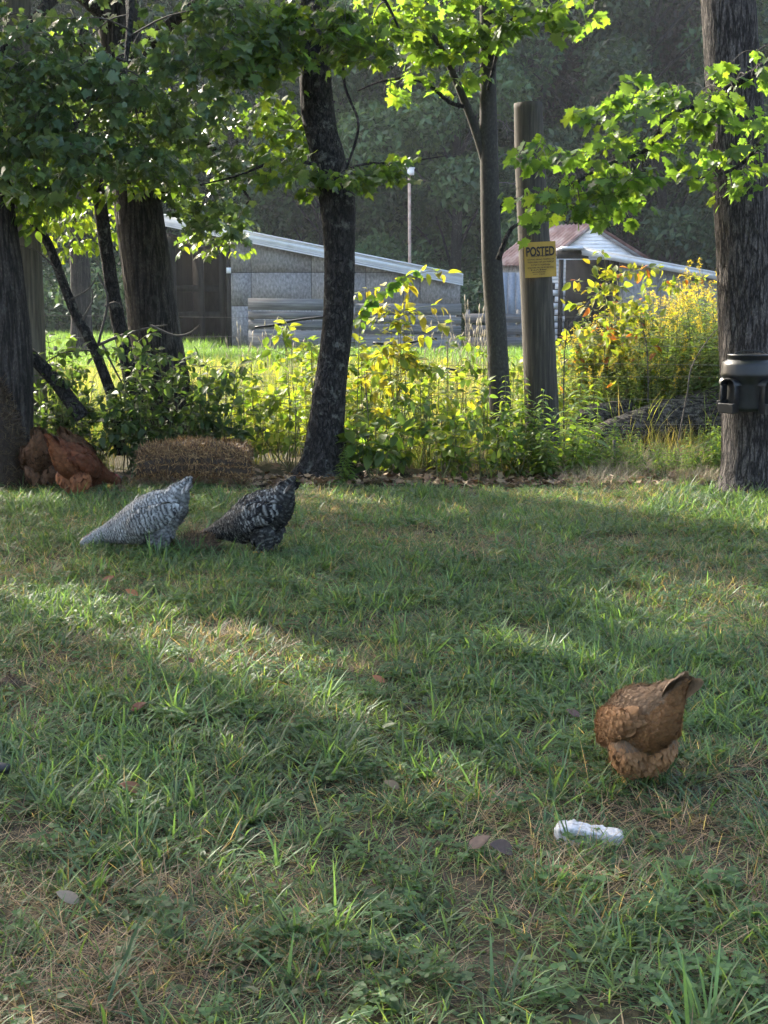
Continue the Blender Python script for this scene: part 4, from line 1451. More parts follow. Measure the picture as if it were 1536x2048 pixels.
# ---- trunk at the left edge
r = np.random.default_rng(17)
d = 10.7
t7 = Tree('maple_tree', 'thick weathered trunk cut by the left edge of the picture', (W(16, 940, d)[0], d, 0))
trunk(t7, [(-420, -560, 70), (-250, -240, 84), (-90, 60, 94), (-40, 300, 100), (-14, 500, 106), (6, 700, 112), (6, 850, 116), (4, 945, 128)], d, M['bark_plain'], 60, 180, bark_disp(0.035, 4, 1.2, 25))
t7.limb(t7.pix([(-250, -240, 50), (-420, -600, 34, 11.2), (-700, -800, 20, 11.5)], d), M['bark_plain'], 'limb', 8, 20)
t7.limb(t7.pix([(-130, 0, 40), (-40, -250, 24, 10.2), (60, -500, 12, 10)], d), M['bark_plain'], 'limb', 8, 20)
t7.twigs(ell(r, 40, 130, 110, 130, 10.1, 0.4, 40), r, 0.088, 12, 0.24, cols=SHADEC)
t7.twigs(blob(r, (-3.9, 10.9, 6.2), (2.8, 2.2, 2.0), 320), r, 0.15, 16, 0.6, far=True)
t7.finish(120, mat=M['shadeleaf'], tpl2=MAPLE_B)

# ---- two trees outside the left edge whose crowns shade the lawn
for k, (bx, by, h, lab, cc, rad, n) in enumerate([(-6.3, 12.6, 8.2, 'tall maple outside the left edge, behind the fence line', (-6.6, 12.9, 6.4), (2.9, 2.6, 2.4), 520), (-6.6, 9.0, 7.5, 'broad maple outside the left edge, beside the lawn', (-6.6, 9.3, 5.7), (2.7, 2.6, 2.1), 520)]):
    r = np.random.default_rng(40 + k)
    t = Tree('maple_tree', lab, (bx, by, 0))
    t.limb([(bx, by, -0.05, 0.30), (bx, by, 0.3, 0.23), (bx + .1, by, 2.5, 0.19), (bx - .1, by + .1, 5, 0.14), (bx, by, h, 0.05)], M['bark_plain'], 'trunk', 20, 40, bark_disp(0.05, 4, 1.5, 50 + k))
    for a in range(5):
        aa = a * 1.26 + k
        t.limb([(bx, by, 2.6 + 0.5 * a, 0.08), (bx + math.cos(aa) * 1.2, by + math.sin(aa) * 1.2, 3.8 + 0.5 * a, 0.05), (bx + math.cos(aa) * 2.4, by + math.sin(aa) * 2.3, 4.6 + 0.5 * a, 0.02)], M['bark_plain'], 'limb', 7, 14)
    t.twigs(blob(r, cc, rad, n), r, 0.15, 19, 0.65, far=True)
    t.finish(0)

# ---- ridged trunk out in the field, near the shed
d = 36
t8 = Tree('field_tree', 'pale ridged trunk standing in the field left of the grey shed', (W(163, 700, d)[0], d, 0))
trunk(t8, [(150, 250, 30), (155, 420, 34), (160, 540, 38), (163, 640, 40), (164, 690, 50), (164, 712, 66)], d, M['bark_ridged8'] if 'bark_ridged8' in M else M['bark_plain'], 40, 90, bark_disp(0.07, 5, 1.2, 33))
r = np.random.default_rng(18)
t8.limb(t8.pix([(152, 300, 16), (80, 200, 10), (20, 150, 5)], d), M['bark_plain'], 'limb', 7, 14)
t8.limb(t8.pix([(152, 320, 16), (230, 230, 10), (300, 180, 5)], d), M['bark_plain'], 'limb', 7, 14)
t8.twigs(blob(r, W(150, 230, d), (3.2, 2.4, 2.4), 170), r, 0.20, 16, 0.7, cull=False, far=True)
t8.finish(0)


# ================================================================== POST, SIGN, FENCE
def sign_post():
    d = 12.3
    base = W(1086, 905, d)
    base[2] = 0
    T = Tree('fence_post', 'tall round weathered post with a flat top carrying the yellow sign', base, cat='post')
    mb = MB()
    q = spline(T.pix([(1056, 206, 57), (1060, 330, 60), (1068, 480, 63), (1075, 620, 65), (1081, 760, 67), (1086, 860, 68), (1088, 935, 70)], d), 70)
    q = q[::-1]

    def dis(th, L):
        p = np.stack([np.cos(th) * 3, np.sin(th) * 3, L * 1.1], -1)
        crack = np.maximum(0, 1 - np.abs(((th - 4.2 + 0.08 * np.sin(L * 3) + PI) % (2 * PI)) - PI) / 0.05)
        return 1 + 0.03 * (fbm(p, 3) - 0.5) - 0.05 * crack
    tube(mb, q[:, :3], q[:, 3], 56, disp=dis)
    T.part(mb, 'post_shaft', M['post'], True)
    # mark the flat top
    # --- sign, nailed to the near side
    c = W(1081, 519, d - 0.165)
    t = thing('posted_sign', 'yellow POSTED notice nailed to the tall round post', 'sign', c)
    t.rotation_euler = (0, R(-3.0), R(4))
    w, h = 0.278, 0.305
    # slightly curled plate
    n = 12
    xs = np.linspace(-w / 2, w / 2, n)
    ys = 0.012 * (xs / (w / 2)) ** 2
    v = [(x, y, z) for z in (-h / 2, h / 2) for x, y in zip(xs, ys)] + [(x, y + 0.002, z) for z in (-h / 2, h / 2) for x, y in zip(xs, ys)]
    f = [(i, i + 1, n + i + 1, n + i) for i in range(n - 1)] + [(2 * n + i + 1, 2 * n + i, 3 * n + i, 3 * n + i + 1) for i in range(n - 1)]
    MB().add(v, np.array(f)).build('plate', M['signyellow'], t)
    lines = [('POSTED', 0.083, 0.066, 0.250, 1.0), ('PRIVATE PROPERTY', 0.020, 0.030, 0.165, 0.4), ('HUNTING, FISHING, TRAPPING OR', 0.018, 0.001, 0.235, 0.4), ('TRESPASSING FOR ANY PURPOSE', 0.018, -0.022, 0.235, 0.4),
             ('IS STRICTLY FORBIDDEN', 0.018, -0.046, 0.165, 0.4), ('VIOLATORS WILL BE PROSECUTED', 0.018, -0.070, 0.235, 0.4), ('NAME', 0.013, -0.089, 0.14, 0.3), ('ADDRESS', 0.013, -0.108, 0.12, 0.3), ('CITY   STATE', 0.013, -0.127, 0.10, 0.3)]
    for k, (tx, hh, z, wid, bold) in enumerate(lines):
        cu = bpy.data.curves.new('lettering', 'FONT')
        cu.body = tx
        cu.align_x = 'CENTER'
        cu.align_y = 'CENTER'
        cu.size = 1.0
        cu.extrude = 0.0004
        cu.offset = 0.028 if bold == 1.0 else 0.012
        cu.materials.append(M['signink'])
        tmp = bpy.data.objects.new('lettering', cu)
        scene.collection.objects.link(tmp)
        dg = bpy.context.evaluated_depsgraph_get()
        me = bpy.data.meshes.new_from_object(tmp.evaluated_get(dg))
        bpy.data.objects.remove(tmp)
        o = link('lettering', me, t)
        co = np.array([q.co[:] for q in me.vertices])
        dx, dy = np.ptp(co[:, 0]), np.ptp(co[:, 1])
        o.scale = (wid / dx, hh / dy * (0.78 if bold < 1 else 1), 1)
        o.rotation_euler = (PI / 2, 0, 0)
        o.location = (-0.018 if k > 5 else 0.0, -0.0022, z)


M['signyellow'] = rough_mat('yellow_sign_plastic', [(0.3, (0.40, 0.25, 0.045)), (0.7, (0.50, 0.32, 0.06))], 8, rough=0.5, bstr=0.05)
M['signink'] = plain('black_ink', (0.03, 0.02, 0.018), 0.6)
sign_post()


def left_posts():
    d = 11.6
    b = W(62, 900, d)
    b[2] = 0
    T = Tree('fence_post', 'pale round weathered post behind the trunk at the left edge', b, cat='post')
    mb = MB()
    q = spline(T.pix([(30, -100, 56), (44, 300, 58), (56, 600, 62), (62, 800, 64), (64, 930, 66)], d), 40)[::-1]
    tube(mb, q[:, :3], q[:, 3], 40, disp=lambda th, L: 1 + 0.03 * (fbm(np.stack([np.cos(th) * 3, np.sin(th) * 3, L], -1), 5) - 0.5))
    T.part(mb, 'post_shaft', M['post_pale'])
    d = 12.42
    for px, top, lab in [(87, 597, 'short pale wooden stake beside the round post on the left'), (1230, 880, 'short dark stake among the low weeds by the log')]:
        dd = d if px < 500 else 11.3
        x = X(px, dd, 0.5)
        MBx = MB()
        z = W(px, top, dd)[2]
        tube(MBx, [(0, 0, 0), (0, 0, z)], 0.022 if px < 500 else 0.012, 8)
        tag(MBx.build('stake', M['post'] if px < 500 else M['twig'], None, loc=(x, dd, 0)), lab, 'stake')
    for k, (px, top, bot) in enumerate([(1048, 712, 800), (1129, 640, 800)]):
        pass


left_posts()


def fence():
    d = 12.43
    t = thing('wire_fence', 'rusty strand wire fence strung along the fence row', 'fence', (0, d, 0))
    for z in (1.27, 1.09, 1.00, 0.83, 0.74, 0.52, 0.30):
        xs = np.linspace(-9, 9, 40)
        ph = random.uniform(0, 6)
        P = np.stack([xs, 0.02 * np.sin(xs * 0.9 + ph) + 0.155 * np.exp(-((xs - 1.42) / 0.5) ** 2) * 0 - 0.0, z - 0.03 * np.abs(np.sin(xs * 0.45 + ph))], -1)
        P[:, 1] -= 0.0
        tube(MB(), P, 0.0016, 5).build('wire', M['wire'], t, True)
    for px in (-500, 2000):
        x = X(px, d)
        MB().box((x, 0, 0.7), (0.05, 0.05, 1.4)).build('post', M['post'], t)
    # pieces of split black hose hung on the wires
    for k, (pts, lab) in enumerate([([(510, 655), (550, 650), (590, 641), (646, 634)], 'black hose piece on the wire, leftmost, in front of the plank wall'),
                                    ([(746, 686), (800, 689), (840, 681), (874, 677)], 'black hose piece on the wire crossing the yellow sapling'),
                                    ([(812, 740), (850, 742), (890, 738), (917, 741)], 'lowest black hose piece on the wire, right of the yellow sapling')]):
        P = np.array([W(a, b, d - 0.02) for a, b in pts])
        q = spline(P, 14)
        o = P.mean(0)
        tag(tube(MB(), q - o, 0.011, 8).build('hose_piece', M['hose'], None, True, loc=o), lab, 'hose', 'hose pieces on the fence wire')


fence()


def log():
    d = 12.9
    t = thing('fallen_log', 'big fallen grey barked log lying in the weeds left of the feeder', 'log', (W(1300, 830, d)[0], d, 0))
    o = np.array(t.location)
    pts = [(X(1190, 12.5), 12.5, 0.13, 0.11), (X(1235, 12.65), 12.65, 0.18, 0.15), (X(1320, 12.9), 12.9, 0.26, 0.185), (X(1420, 13.1), 13.1, 0.34, 0.22), (X(1560, 13.3), 13.3, 0.38, 0.25), (X(1700, 13.6), 13.6, 0.36, 0.26)]
    q = spline(pts, 70)
    q[:, :3] -= o
    tube(MB(), q[:, :3], q[:, 3], 40, disp=bark_disp(0.09, 4.5, 2.0, 61)).build('log_trunk', M['bark_log'], t, True)
    q = spline([(X(1150, 12.8), 12.8, 0.16, 0.10), (X(1180, 12.85), 12.85, 0.30, 0.12), (X(1260, 13.0), 13.0, 0.36, 0.10)], 20)
    q[:, :3] -= o
    tube(MB(), q[:, :3], q[:, 3], 20, disp=bark_disp(0.1, 3, 3, 63)).build('broken_limb', M['bark_log'], t, True)


M['bark_log'] = bark_mat('grey_log_bark', (0.014, 0.012, 0.010), (0.085, 0.073, 0.060), (0.19, 0.17, 0.145), 17, (0.35, 1, 1), 70)
log()

# ================================================================== FENCE-ROW PLANTS
def rodrigues(v, ax, an):
    ax = norm(ax)
    return v * math.cos(an) + np.cross(ax, v) * math.sin(an) + ax * ax.dot(v) * (1 - math.cos(an))


def plant_parts(st, lv, tpl, mat, stemmat, singles, root):
    """stems mesh, foliage mesh (stuff) and the largest leaves one by one under root"""
    if st.n:
        st.build('stem', stemmat, root, True)
    pos, dr, nm, sz, cl = [np.concatenate(k) for k in zip(*lv)]
    # leaves on the camera's side, the largest first
    score = sz * (1 - 0.5 * (pos[:, 1] - pos[:, 1].min()) / max(0.01, np.ptp(pos[:, 1]))) + 0.02 * (pos[:, 2] > 0.25)
    order = np.argsort(-score)[:singles]
    s = np.zeros(len(pos), bool)
    s[order] = True
    leaf_objects(root, np.zeros(3), tpl, mat, pos[s], dr[s], nm[s], sz[s], cl[s])
    if (~s).any():
        mb = MB()
        stamp(mb, tpl, pos[~s], dr[~s], nm[~s], sz[~s], cl[~s])
        mb.build('foliage', mat, root)['kind'] = 'stuff'


def broad_shrub(root, seed, h, spread, nst, leaf, cols, tpl=OVATE, per=16, singles=40, arch=0.6, mat=None, low=0.15, side=2):
    """arching stems from one root; leaves all along them and on short side twigs"""
    r = np.random.default_rng(seed)
    st, lv = MB(), []
    cols = np.asarray(cols)
    for k in range(nst):
        a = r.uniform(0, 2 * PI)
        L = h * r.choice([0.5, 0.7, 0.85, 1.0, 1.25]) * r.uniform(0.9, 1.1)
        out = spread * r.uniform(0.25, 1.0)
        e = np.array([math.cos(a) * out, math.sin(a) * out * 0.7, L * r.uniform(0.75, 1.0)])
        m = np.array([e[0] * 0.4, e[1] * 0.4, L * 0.75])
        b = np.array([r.normal(0, 0.06), r.normal(0, 0.06), -0.01])
        P = spline([b, m * [1, 1, 0.6], m * (1 - arch * .3) + e * arch * .3 + [0, 0, L * 0.06], e - [0, 0, L * arch * 0.15]], 14)
        tube(st, P, np.linspace(0.0055, 0.0012, 14), 5, cap=False)
        paths = [P]
        for q in range(side):
            j = int(r.integers(4, 12))
            b2 = r.uniform(0, 2 * PI)
            dd = np.array([math.cos(b2), math.sin(b2), r.uniform(-0.1, 0.5)])
            Q = spline([P[j], P[j] + dd * h * 0.14, P[j] + dd * h * 0.26 - [0, 0, h * 0.04]], 7)
            tube(st, Q, np.linspace(0.003, 0.001, 7), 4, cap=False)
            paths.append(Q)
        for Q in paths:
            n = per if Q is P else per // 2
            t = r.uniform(low if Q is P else 0.2, 1, n)
            i = np.minimum((t * (len(Q) - 1)).astype(int), len(Q) - 2)
            f = (t * (len(Q) - 1) - i)[:, None]
            p = Q[i] * (1 - f) + Q[i + 1] * f
            T = norm(Q[i + 1] - Q[i])
            s = norm(np.cross(T, r.normal(0, 1, (n, 3))))
            d = norm(T * r.uniform(0.1, 0.8, (n, 1)) + s + [0, 0, -0.25])
            nn = norm(np.array([0, 0, 1.0]) + r.normal(0, 0.4, (n, 3)))
            lv.append((p + d * leaf * 0.15, d, nn, leaf * r.uniform(0.55, 1.2, n), cols[r.integers(0, len(cols), n)] * r.uniform(0.75, 1.3, (n, 1))))
    plant_parts(st, lv, tpl, mat or M['shrubleaf'], M['stem'], singles, root)


def goldenrod(root, seed, h, nst=3, plume=True, singles=0):
    r = np.random.default_rng(seed)
    st, lv, fl = MB(), [], MB()
    for k in range(nst):
        b = np.array([r.normal(0, 0.07), r.normal(0, 0.07), -0.01])
        L = h * r.uniform(0.8, 1.05)
        lean = r.normal(0, 0.10, 2)
        P = spline([b, b + [lean[0] * L * .3, lean[1] * L * .3, L * 0.5], b + [lean[0] * L, lean[1] * L, L]], 12)
        tube(st, P, np.linspace(0.004, 0.0015, 12), 5, cap=False)
        n = int(L * 62)
        t = np.linspace(0.12, 0.93, n)
        i = np.minimum((t * 11).astype(int), 10)
        f = (t * 11 - i)[:, None]
        p = P[i] * (1 - f) + P[i + 1] * f
        a = np.arange(n) * 2.4 + r.normal(0, 0.3, n)
        d = norm(np.stack([np.cos(a), np.sin(a), r.uniform(-0.1, 0.45, n)], -1))
        c = np.array([(0.075, 0.125, 0.045), (0.095, 0.145, 0.048), (0.12, 0.15, 0.05)])[r.integers(0, 3, n)] * r.uniform(0.75, 1.25, (n, 1))
        lv.append((p, d, np.tile([0, 0, 1.0], (n, 1)) + r.normal(0, 0.2, (n, 3)), (0.045 + 0.07 * np.sin(np.clip(t, 0, 1) * PI)) * r.uniform(0.8, 1.2, n), c))
        if plume:
            fl = MB()
            top = P[-1]
            for q in range(9 if k % 2 == 0 else 4):
                aa = r.uniform(0, 2 * PI)
                z0 = top - [0, 0, q * 0.02]
                e = z0 + np.array([math.cos(aa) * 0.085, math.sin(aa) * 0.085, 0.035]) * r.uniform(0.4, 1.0) * (0.4 + q * 0.09)
                Q = spline([z0, (z0 + e) / 2 + [0, 0, 0.025], e], 5)
                m = 12
                tt = r.uniform(0, 1, m)
                pp = z0 + (e - z0) * tt[:, None] + [0, 0, 0.012] * np.sin(tt * PI)[:, None] + r.normal(0, 0.005, (m, 3))
                stamp(fl, LEAFLET, pp, norm(r.normal(0, 1, (m, 3)) + [0, 0, 0.8]), r.normal(0, 1, (m, 3)), r.uniform(0.008, 0.015, m), np.array((0.36, 0.30, 0.05)) * r.uniform(0.6, 1.2, (m, 1)))
            fl.build('flower_plume', M['shrubleaf'], root)['kind'] = 'stuff'
    plant_parts(st, lv, LANCE, M['shrubleaf'], M['stem'], singles, root)


def spiky_weed(root, seed, h, nst=3, cols=((0.10, 0.17, 0.03), (0.13, 0.19, 0.035), (0.085, 0.15, 0.035)), singles=12):
    """upright stems with opposite pairs of drooping pointed leaves"""
    r = np.random.default_rng(seed)
    st, lv = MB(), []
    cols = np.asarray(cols)
    for k in range(nst):
        b = np.array([r.normal(0, 0.08), r.normal(0, 0.06), -0.01])
        L = h * r.uniform(0.6, 1.05)
        e = b + [r.normal(0, .1) * L, r.normal(0, .1) * L, L]
        tube(st, spline([b, (b + e) / 2, e], 8), np.linspace(0.003, 0.001, 8), 5, cap=False)
        n = max(6, int(L * 34))
        t = np.repeat(np.linspace(0.1, 1.0, n), 2)
        a = np.repeat(np.arange(n) * 1.35 + r.uniform(0, 3), 2) + np.tile([0, PI], n)
        p = b + (e - b) * t[:, None]
        d = norm(np.stack([np.cos(a), np.sin(a), 0.35 - 0.1 * t + r.normal(0, 0.12, 2 * n)], -1))
        s = 0.12 * (1 - 0.7 * t ** 1.5) * r.uniform(0.8, 1.2, 2 * n)
        lv.append((p, d, np.tile([0, 0, 1.0], (2 * n, 1)) + r.normal(0, 0.15, (2 * n, 3)), s, cols[r.integers(0, len(cols), 2 * n)] * r.uniform(0.8, 1.2, (2 * n, 1))))
    plant_parts(st, lv, ovate(0.18, 3, 0.3, 0.6), M['shrubleaf'], M['stem'], singles, root)


def seed_grass(root, seed, h, n=9):
    """thin pale stalks with seed heads"""
    r = np.random.default_rng(seed)
    mb = MB()
    for k in range(n):
        b = np.array([r.normal(0, 0.14), r.normal(0, 0.14), 0])
        L = h * r.uniform(0.6, 1.05)
        l = r.normal(0, 0.16, 2)
        P = spline([b, b + [l[0] * L * .3, l[1] * L * .3, L * 0.6], b + [l[0] * L, l[1] * L, L]], 9)
        tube(mb, P, np.linspace(0.004, 0.0022, 9), 4, (0.42, 0.36, 0.24))
        T = norm(P[-1] - P[-3])
        tube(mb, np.array([P[-1] - T * 0.02, P[-1] + T * 0.03, P[-1] + T * 0.09]), [0.003, 0.011, 0.002], 5, (0.50, 0.42, 0.29))
    mb.build('seed_stalk', M['straw'], root)


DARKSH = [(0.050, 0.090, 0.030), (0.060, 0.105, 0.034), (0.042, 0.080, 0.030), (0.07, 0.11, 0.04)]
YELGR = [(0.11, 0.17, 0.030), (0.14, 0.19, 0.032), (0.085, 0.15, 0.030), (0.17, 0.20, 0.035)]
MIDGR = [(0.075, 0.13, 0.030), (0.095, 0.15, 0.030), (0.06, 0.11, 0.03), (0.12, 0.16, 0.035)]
YELLOW = [(0.22, 0.21, 0.03), (0.26, 0.23, 0.04), (0.17, 0.20, 0.03)]
AUTUMN = [(0.12, 0.17, 0.03), (0.14, 0.18, 0.03), (0.24, 0.21, 0.03), (0.10, 0.15, 0.03), (0.17, 0.19, 0.035), (0.13, 0.17, 0.03), (0.20, 0.20, 0.03), (0.11, 0.16, 0.03), (0.26, 0.09, 0.03), (0.12, 0.16, 0.03), (0.12, 0.16, 0.03), (0.15, 0.18, 0.03), (0.13, 0.17, 0.035)]


def at(px, d):
    return (X(px, d), d, float(gz(np.array([X(px, d)]), np.array([d]))[0]))


def plants():
    # dark bramble thicket on the left, in the shade
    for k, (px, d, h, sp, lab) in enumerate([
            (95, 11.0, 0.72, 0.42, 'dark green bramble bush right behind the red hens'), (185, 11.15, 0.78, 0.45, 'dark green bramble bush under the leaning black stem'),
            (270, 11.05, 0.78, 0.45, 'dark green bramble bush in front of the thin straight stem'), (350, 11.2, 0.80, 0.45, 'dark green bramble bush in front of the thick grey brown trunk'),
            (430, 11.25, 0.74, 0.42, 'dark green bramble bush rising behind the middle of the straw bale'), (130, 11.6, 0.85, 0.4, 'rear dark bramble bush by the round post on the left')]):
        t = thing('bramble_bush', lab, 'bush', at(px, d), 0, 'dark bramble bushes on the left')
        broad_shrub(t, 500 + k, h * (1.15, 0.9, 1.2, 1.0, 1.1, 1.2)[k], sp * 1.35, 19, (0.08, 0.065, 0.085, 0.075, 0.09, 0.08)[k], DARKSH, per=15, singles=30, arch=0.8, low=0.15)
    # bright yellow-green bushes behind the bale and to its right
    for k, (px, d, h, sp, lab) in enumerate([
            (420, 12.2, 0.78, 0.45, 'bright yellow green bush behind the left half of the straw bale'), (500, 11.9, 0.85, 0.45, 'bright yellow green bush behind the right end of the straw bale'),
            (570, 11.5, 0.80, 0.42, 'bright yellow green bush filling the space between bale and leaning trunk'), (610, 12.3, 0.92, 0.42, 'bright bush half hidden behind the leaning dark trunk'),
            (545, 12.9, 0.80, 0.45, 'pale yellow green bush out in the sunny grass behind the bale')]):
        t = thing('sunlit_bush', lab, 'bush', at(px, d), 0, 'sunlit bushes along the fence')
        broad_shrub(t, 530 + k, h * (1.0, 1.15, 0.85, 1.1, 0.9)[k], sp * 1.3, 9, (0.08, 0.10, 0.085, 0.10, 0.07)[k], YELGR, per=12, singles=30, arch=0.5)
    for k, (px, d, h, sp, lab) in enumerate([
            (730, 11.6, 0.72, 0.36, 'leafy green bush right of the foot of the leaning trunk'), (800, 11.15, 0.62, 0.40, 'broad leaved bush at the foot of the yellow sapling'),
            (860, 11.5, 0.80, 0.40, 'leafy bush right of the yellow sapling'), (925, 11.2, 0.70, 0.40, 'leafy green bush left of the slim maple'), (985, 11.35, 0.66, 0.36, 'leafy bush in front of the slim maple foot'),
            (750, 10.75, 0.40, 0.30, 'low dark leaved bush at the lawn edge below the sapling'), (890, 10.7, 0.42, 0.32, 'low leafy bush at the lawn edge between sapling and slim maple'),
            (980, 10.65, 0.40, 0.28, 'low leafy bush at the lawn edge before the slim maple'), (1045, 10.8, 0.45, 0.26, 'low leafy bush at the lawn edge before the sign post'), (680, 12.3, 0.85, 0.35, 'yellowish bush peeping out right behind the leaning trunk')]):
        t = thing('leafy_bush', lab, 'bush', at(px, d), 0, 'leafy bushes in the middle of the fence row')
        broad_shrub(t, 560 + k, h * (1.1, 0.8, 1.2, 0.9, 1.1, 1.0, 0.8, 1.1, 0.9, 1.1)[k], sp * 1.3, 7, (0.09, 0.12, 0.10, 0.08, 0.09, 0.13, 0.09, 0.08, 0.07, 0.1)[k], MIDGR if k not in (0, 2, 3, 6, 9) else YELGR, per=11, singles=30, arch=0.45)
    mid = [(655, 11.9), (700, 12.6), (760, 12.4), (830, 12.6), (890, 12.2), (940, 12.5), (1000, 12.4), (1060, 12.6), (600, 13.2), (480, 13.0)]
    for k, (px, d) in enumerate(mid):
        t = thing('leafy_bush', 'one of the tangled sunlit bushes in the back of the fence row', 'bush', at(px, d), 0, 'tangled bushes at the back of the fence row')
        broad_shrub(t, 580 + k, (0.95, 0.8, 1.05, 0.85, 1.0, 0.8, 0.9, 0.8, 0.8, 0.75)[k], 0.5, 9, (0.07, 0.09, 0.06)[k % 3], (YELGR, MIDGR, YELGR + YELLOW[:1])[k % 3], per=13, singles=14, arch=0.4)
    # the tall pale yellow sapling and the climbing vine by it
    t = thing('yellow_sapling', 'tall slender sapling with pale yellow leaves in the middle of the fence row', 'sapling', at(795, 11.5))
    broad_shrub(t, 600, 1.62, 0.26, 7, 0.105, YELLOW + YELGR[:1], per=20, singles=80, arch=0.2, low=0.42, side=3)
    t = thing('climbing_vine', 'arching vine of round green leaves beside the leaning trunk', 'vine', at(712, 11.3))
    P = spline([np.zeros(3), (0.02, 0, 0.8), W(722, 640, 11.3) - np.array(at(712, 11.3)), W(745, 600, 11.3) - np.array(at(712, 11.3)), W(775, 575, 11.3) - np.array(at(712, 11.3)), W(826, 545, 11.3) - np.array(at(712, 11.3))], 40)
    st = tube(MB(), P, np.linspace(0.005, 0.001, 40), 5)
    r = np.random.default_rng(77)
    n = 44
    i = r.integers(14, 40, n)
    a = r.uniform(0, 6.28, n)
    plant_parts(st, [(P[i], norm(np.stack([np.cos(a), np.sin(a) * .4, r.uniform(-1.2, -0.1, n)], -1)), np.stack([r.normal(0, .4, n), -np.ones(n), r.uniform(0.2, 1, n)], -1), r.uniform(0.05, 0.10, n), np.array((0.085, 0.165, 0.03)) * r.uniform(0.8, 1.2, (n, 1)))], ovate(0.36, 4, 0.15, 0.2), M['shrubleaf'], M['stem'], 44, t)
    # pokeweed-like bush with some red leaves and the goldenrod behind the fence
    for k, (px, d, h, sp, lab) in enumerate([(1215, 13.4, 1.52, 0.34, 'tall bush with yellow and scattered red leaves in front of the dark open bay'), (1290, 13.7, 1.5, 0.36, 'tall bush with orange red leaf clusters in front of the lean-to wall'), (1165, 13.6, 1.2, 0.3, 'yellow leaved bush just right of the sign post')]):
        t = thing('autumn_bush', lab, 'bush', at(px, d), 0, 'tall autumn bushes')
        broad_shrub(t, 620 + k, h, sp, 11, 0.098, AUTUMN, per=18, singles=60, arch=0.3, low=0.3, side=3)
    protos = []
    for k in range(4):
        t = thing('goldenrod', 'goldenrod plant with yellow plumes in the sunny patch behind the log', 'goldenrod', (0, 0, 0), 0, 'goldenrod behind the log')
        goldenrod(t, 640 + k, 1.15, 4)
        protos.append(t)
    used = set()
    gr = np.random.default_rng(66)
    spots = [(1370, 13.3, 1.2), (1400, 13.6, 1.35), (1425, 13.4, 1.55), (1440, 13.8, 1.35), (1340, 13.5, 1.1), (1310, 13.2, 0.95), (1270, 13.4, 0.95), (1240, 13.25, 0.85), (1200, 13.3, 0.85), (1150, 13.4, 0.85), (1385, 14.3, 1.35), (1350, 14.2, 1.3), (1320, 14.4, 1.25), (1280, 14.2, 1.15), (1235, 14.4, 1.1), (1180, 14.1, 1.0), (1130, 14.3, 0.85), (1410, 14.9, 1.35), (1460, 14.4, 1.3), (1500, 14.0, 1.2), (1550, 14.2, 1.3), (1255, 15.4, 1.1), (1330, 15.6, 1.25), (1160, 15.2, 0.95), (1025, 13.5, 0.6), (1010, 14.0, 0.7), (960, 13.6, 0.6), (1445, 13.0, 1.15), (1395, 13.3, 0.9), (1290, 13.1, 0.75), (1335, 13.15, 0.8), (1170, 13.0, 0.7), (1215, 13.0, 0.65), (1145, 12.9, 0.6), (1365, 13.9, 1.2), (1300, 13.8, 1.15), (1415, 14.2, 1.5), (1260, 13.8, 1.0), (1205, 13.9, 1.0), (1125, 13.1, 0.8), (1150, 13.9, 1.05), (1190, 14.6, 1.2), (1225, 14.8, 1.2), (1245, 13.0, 0.8), (1275, 14.9, 1.25), (1305, 15.0, 1.3), (1315, 12.95, 0.7), (1345, 14.8, 1.4), (1355, 13.0, 0.8), (1375, 14.9, 1.45), (1390, 13.9, 1.4), (1405, 13.1, 1.1), (1430, 14.0, 1.5), (1450, 13.3, 1.35), (1110, 15.0, 0.9), (1480, 13.4, 1.3), (1135, 13.6, 0.95), (1175, 13.5, 1.0), (1265, 13.2, 0.9), (1290, 13.5, 1.1), (1330, 13.9, 1.25), (670, 13.6, 0.55), (720, 14.2, 0.6), (850, 14.0, 0.6), (900, 14.5, 0.65), (930, 15.0, 0.6), (980, 14.6, 0.7), (420, 14.5, 0.5), (470, 15.5, 0.6), (540, 16, 0.55), (600, 14.8, 0.5), (380, 16.5, 0.55)]
    for k, (px, d, sc) in enumerate(spots):
        kd = k % 4
        t = protos[kd] if kd not in used else copy_tree(protos[kd])
        used.add(kd)
        t.location = at(px, d)
        t.rotation_euler = (0, 0, gr.uniform(0, 6.28))
        t.scale = (sc, sc, sc)
        if px < 700:
            t['label'] = 'small goldenrod plant in the field grass left of the leaning trunk'
            t['group'] = 'small goldenrod in the field'
        elif px < 1000:
            t['label'] = 'small goldenrod plant in the field between the leaning trunk and the slim maple'
            t['group'] = 'small goldenrod in the middle of the field'
        elif px < 1100:
            t['label'] = 'small goldenrod plant between the slim maple and the sign post'
            t['group'] = 'small goldenrod by the sign post'
    t = thing('goldenrod', 'tallest goldenrod spike, touching the left side of the big right trunk', 'goldenrod', at(1424, 13.0))
    goldenrod(t, 660, 1.95, 1, singles=30)
    # weeds with paired drooping leaves on the lawn's edge
    protos, used = [], set()
    for k in range(4):
        t = thing('spiky_weed', 'upright weed with paired drooping leaves', 'weed', (0, 0, 0), 0, 'upright weeds')
        spiky_weed(t, 680 + k, 0.55, 5, singles=10)
        protos.append(t)
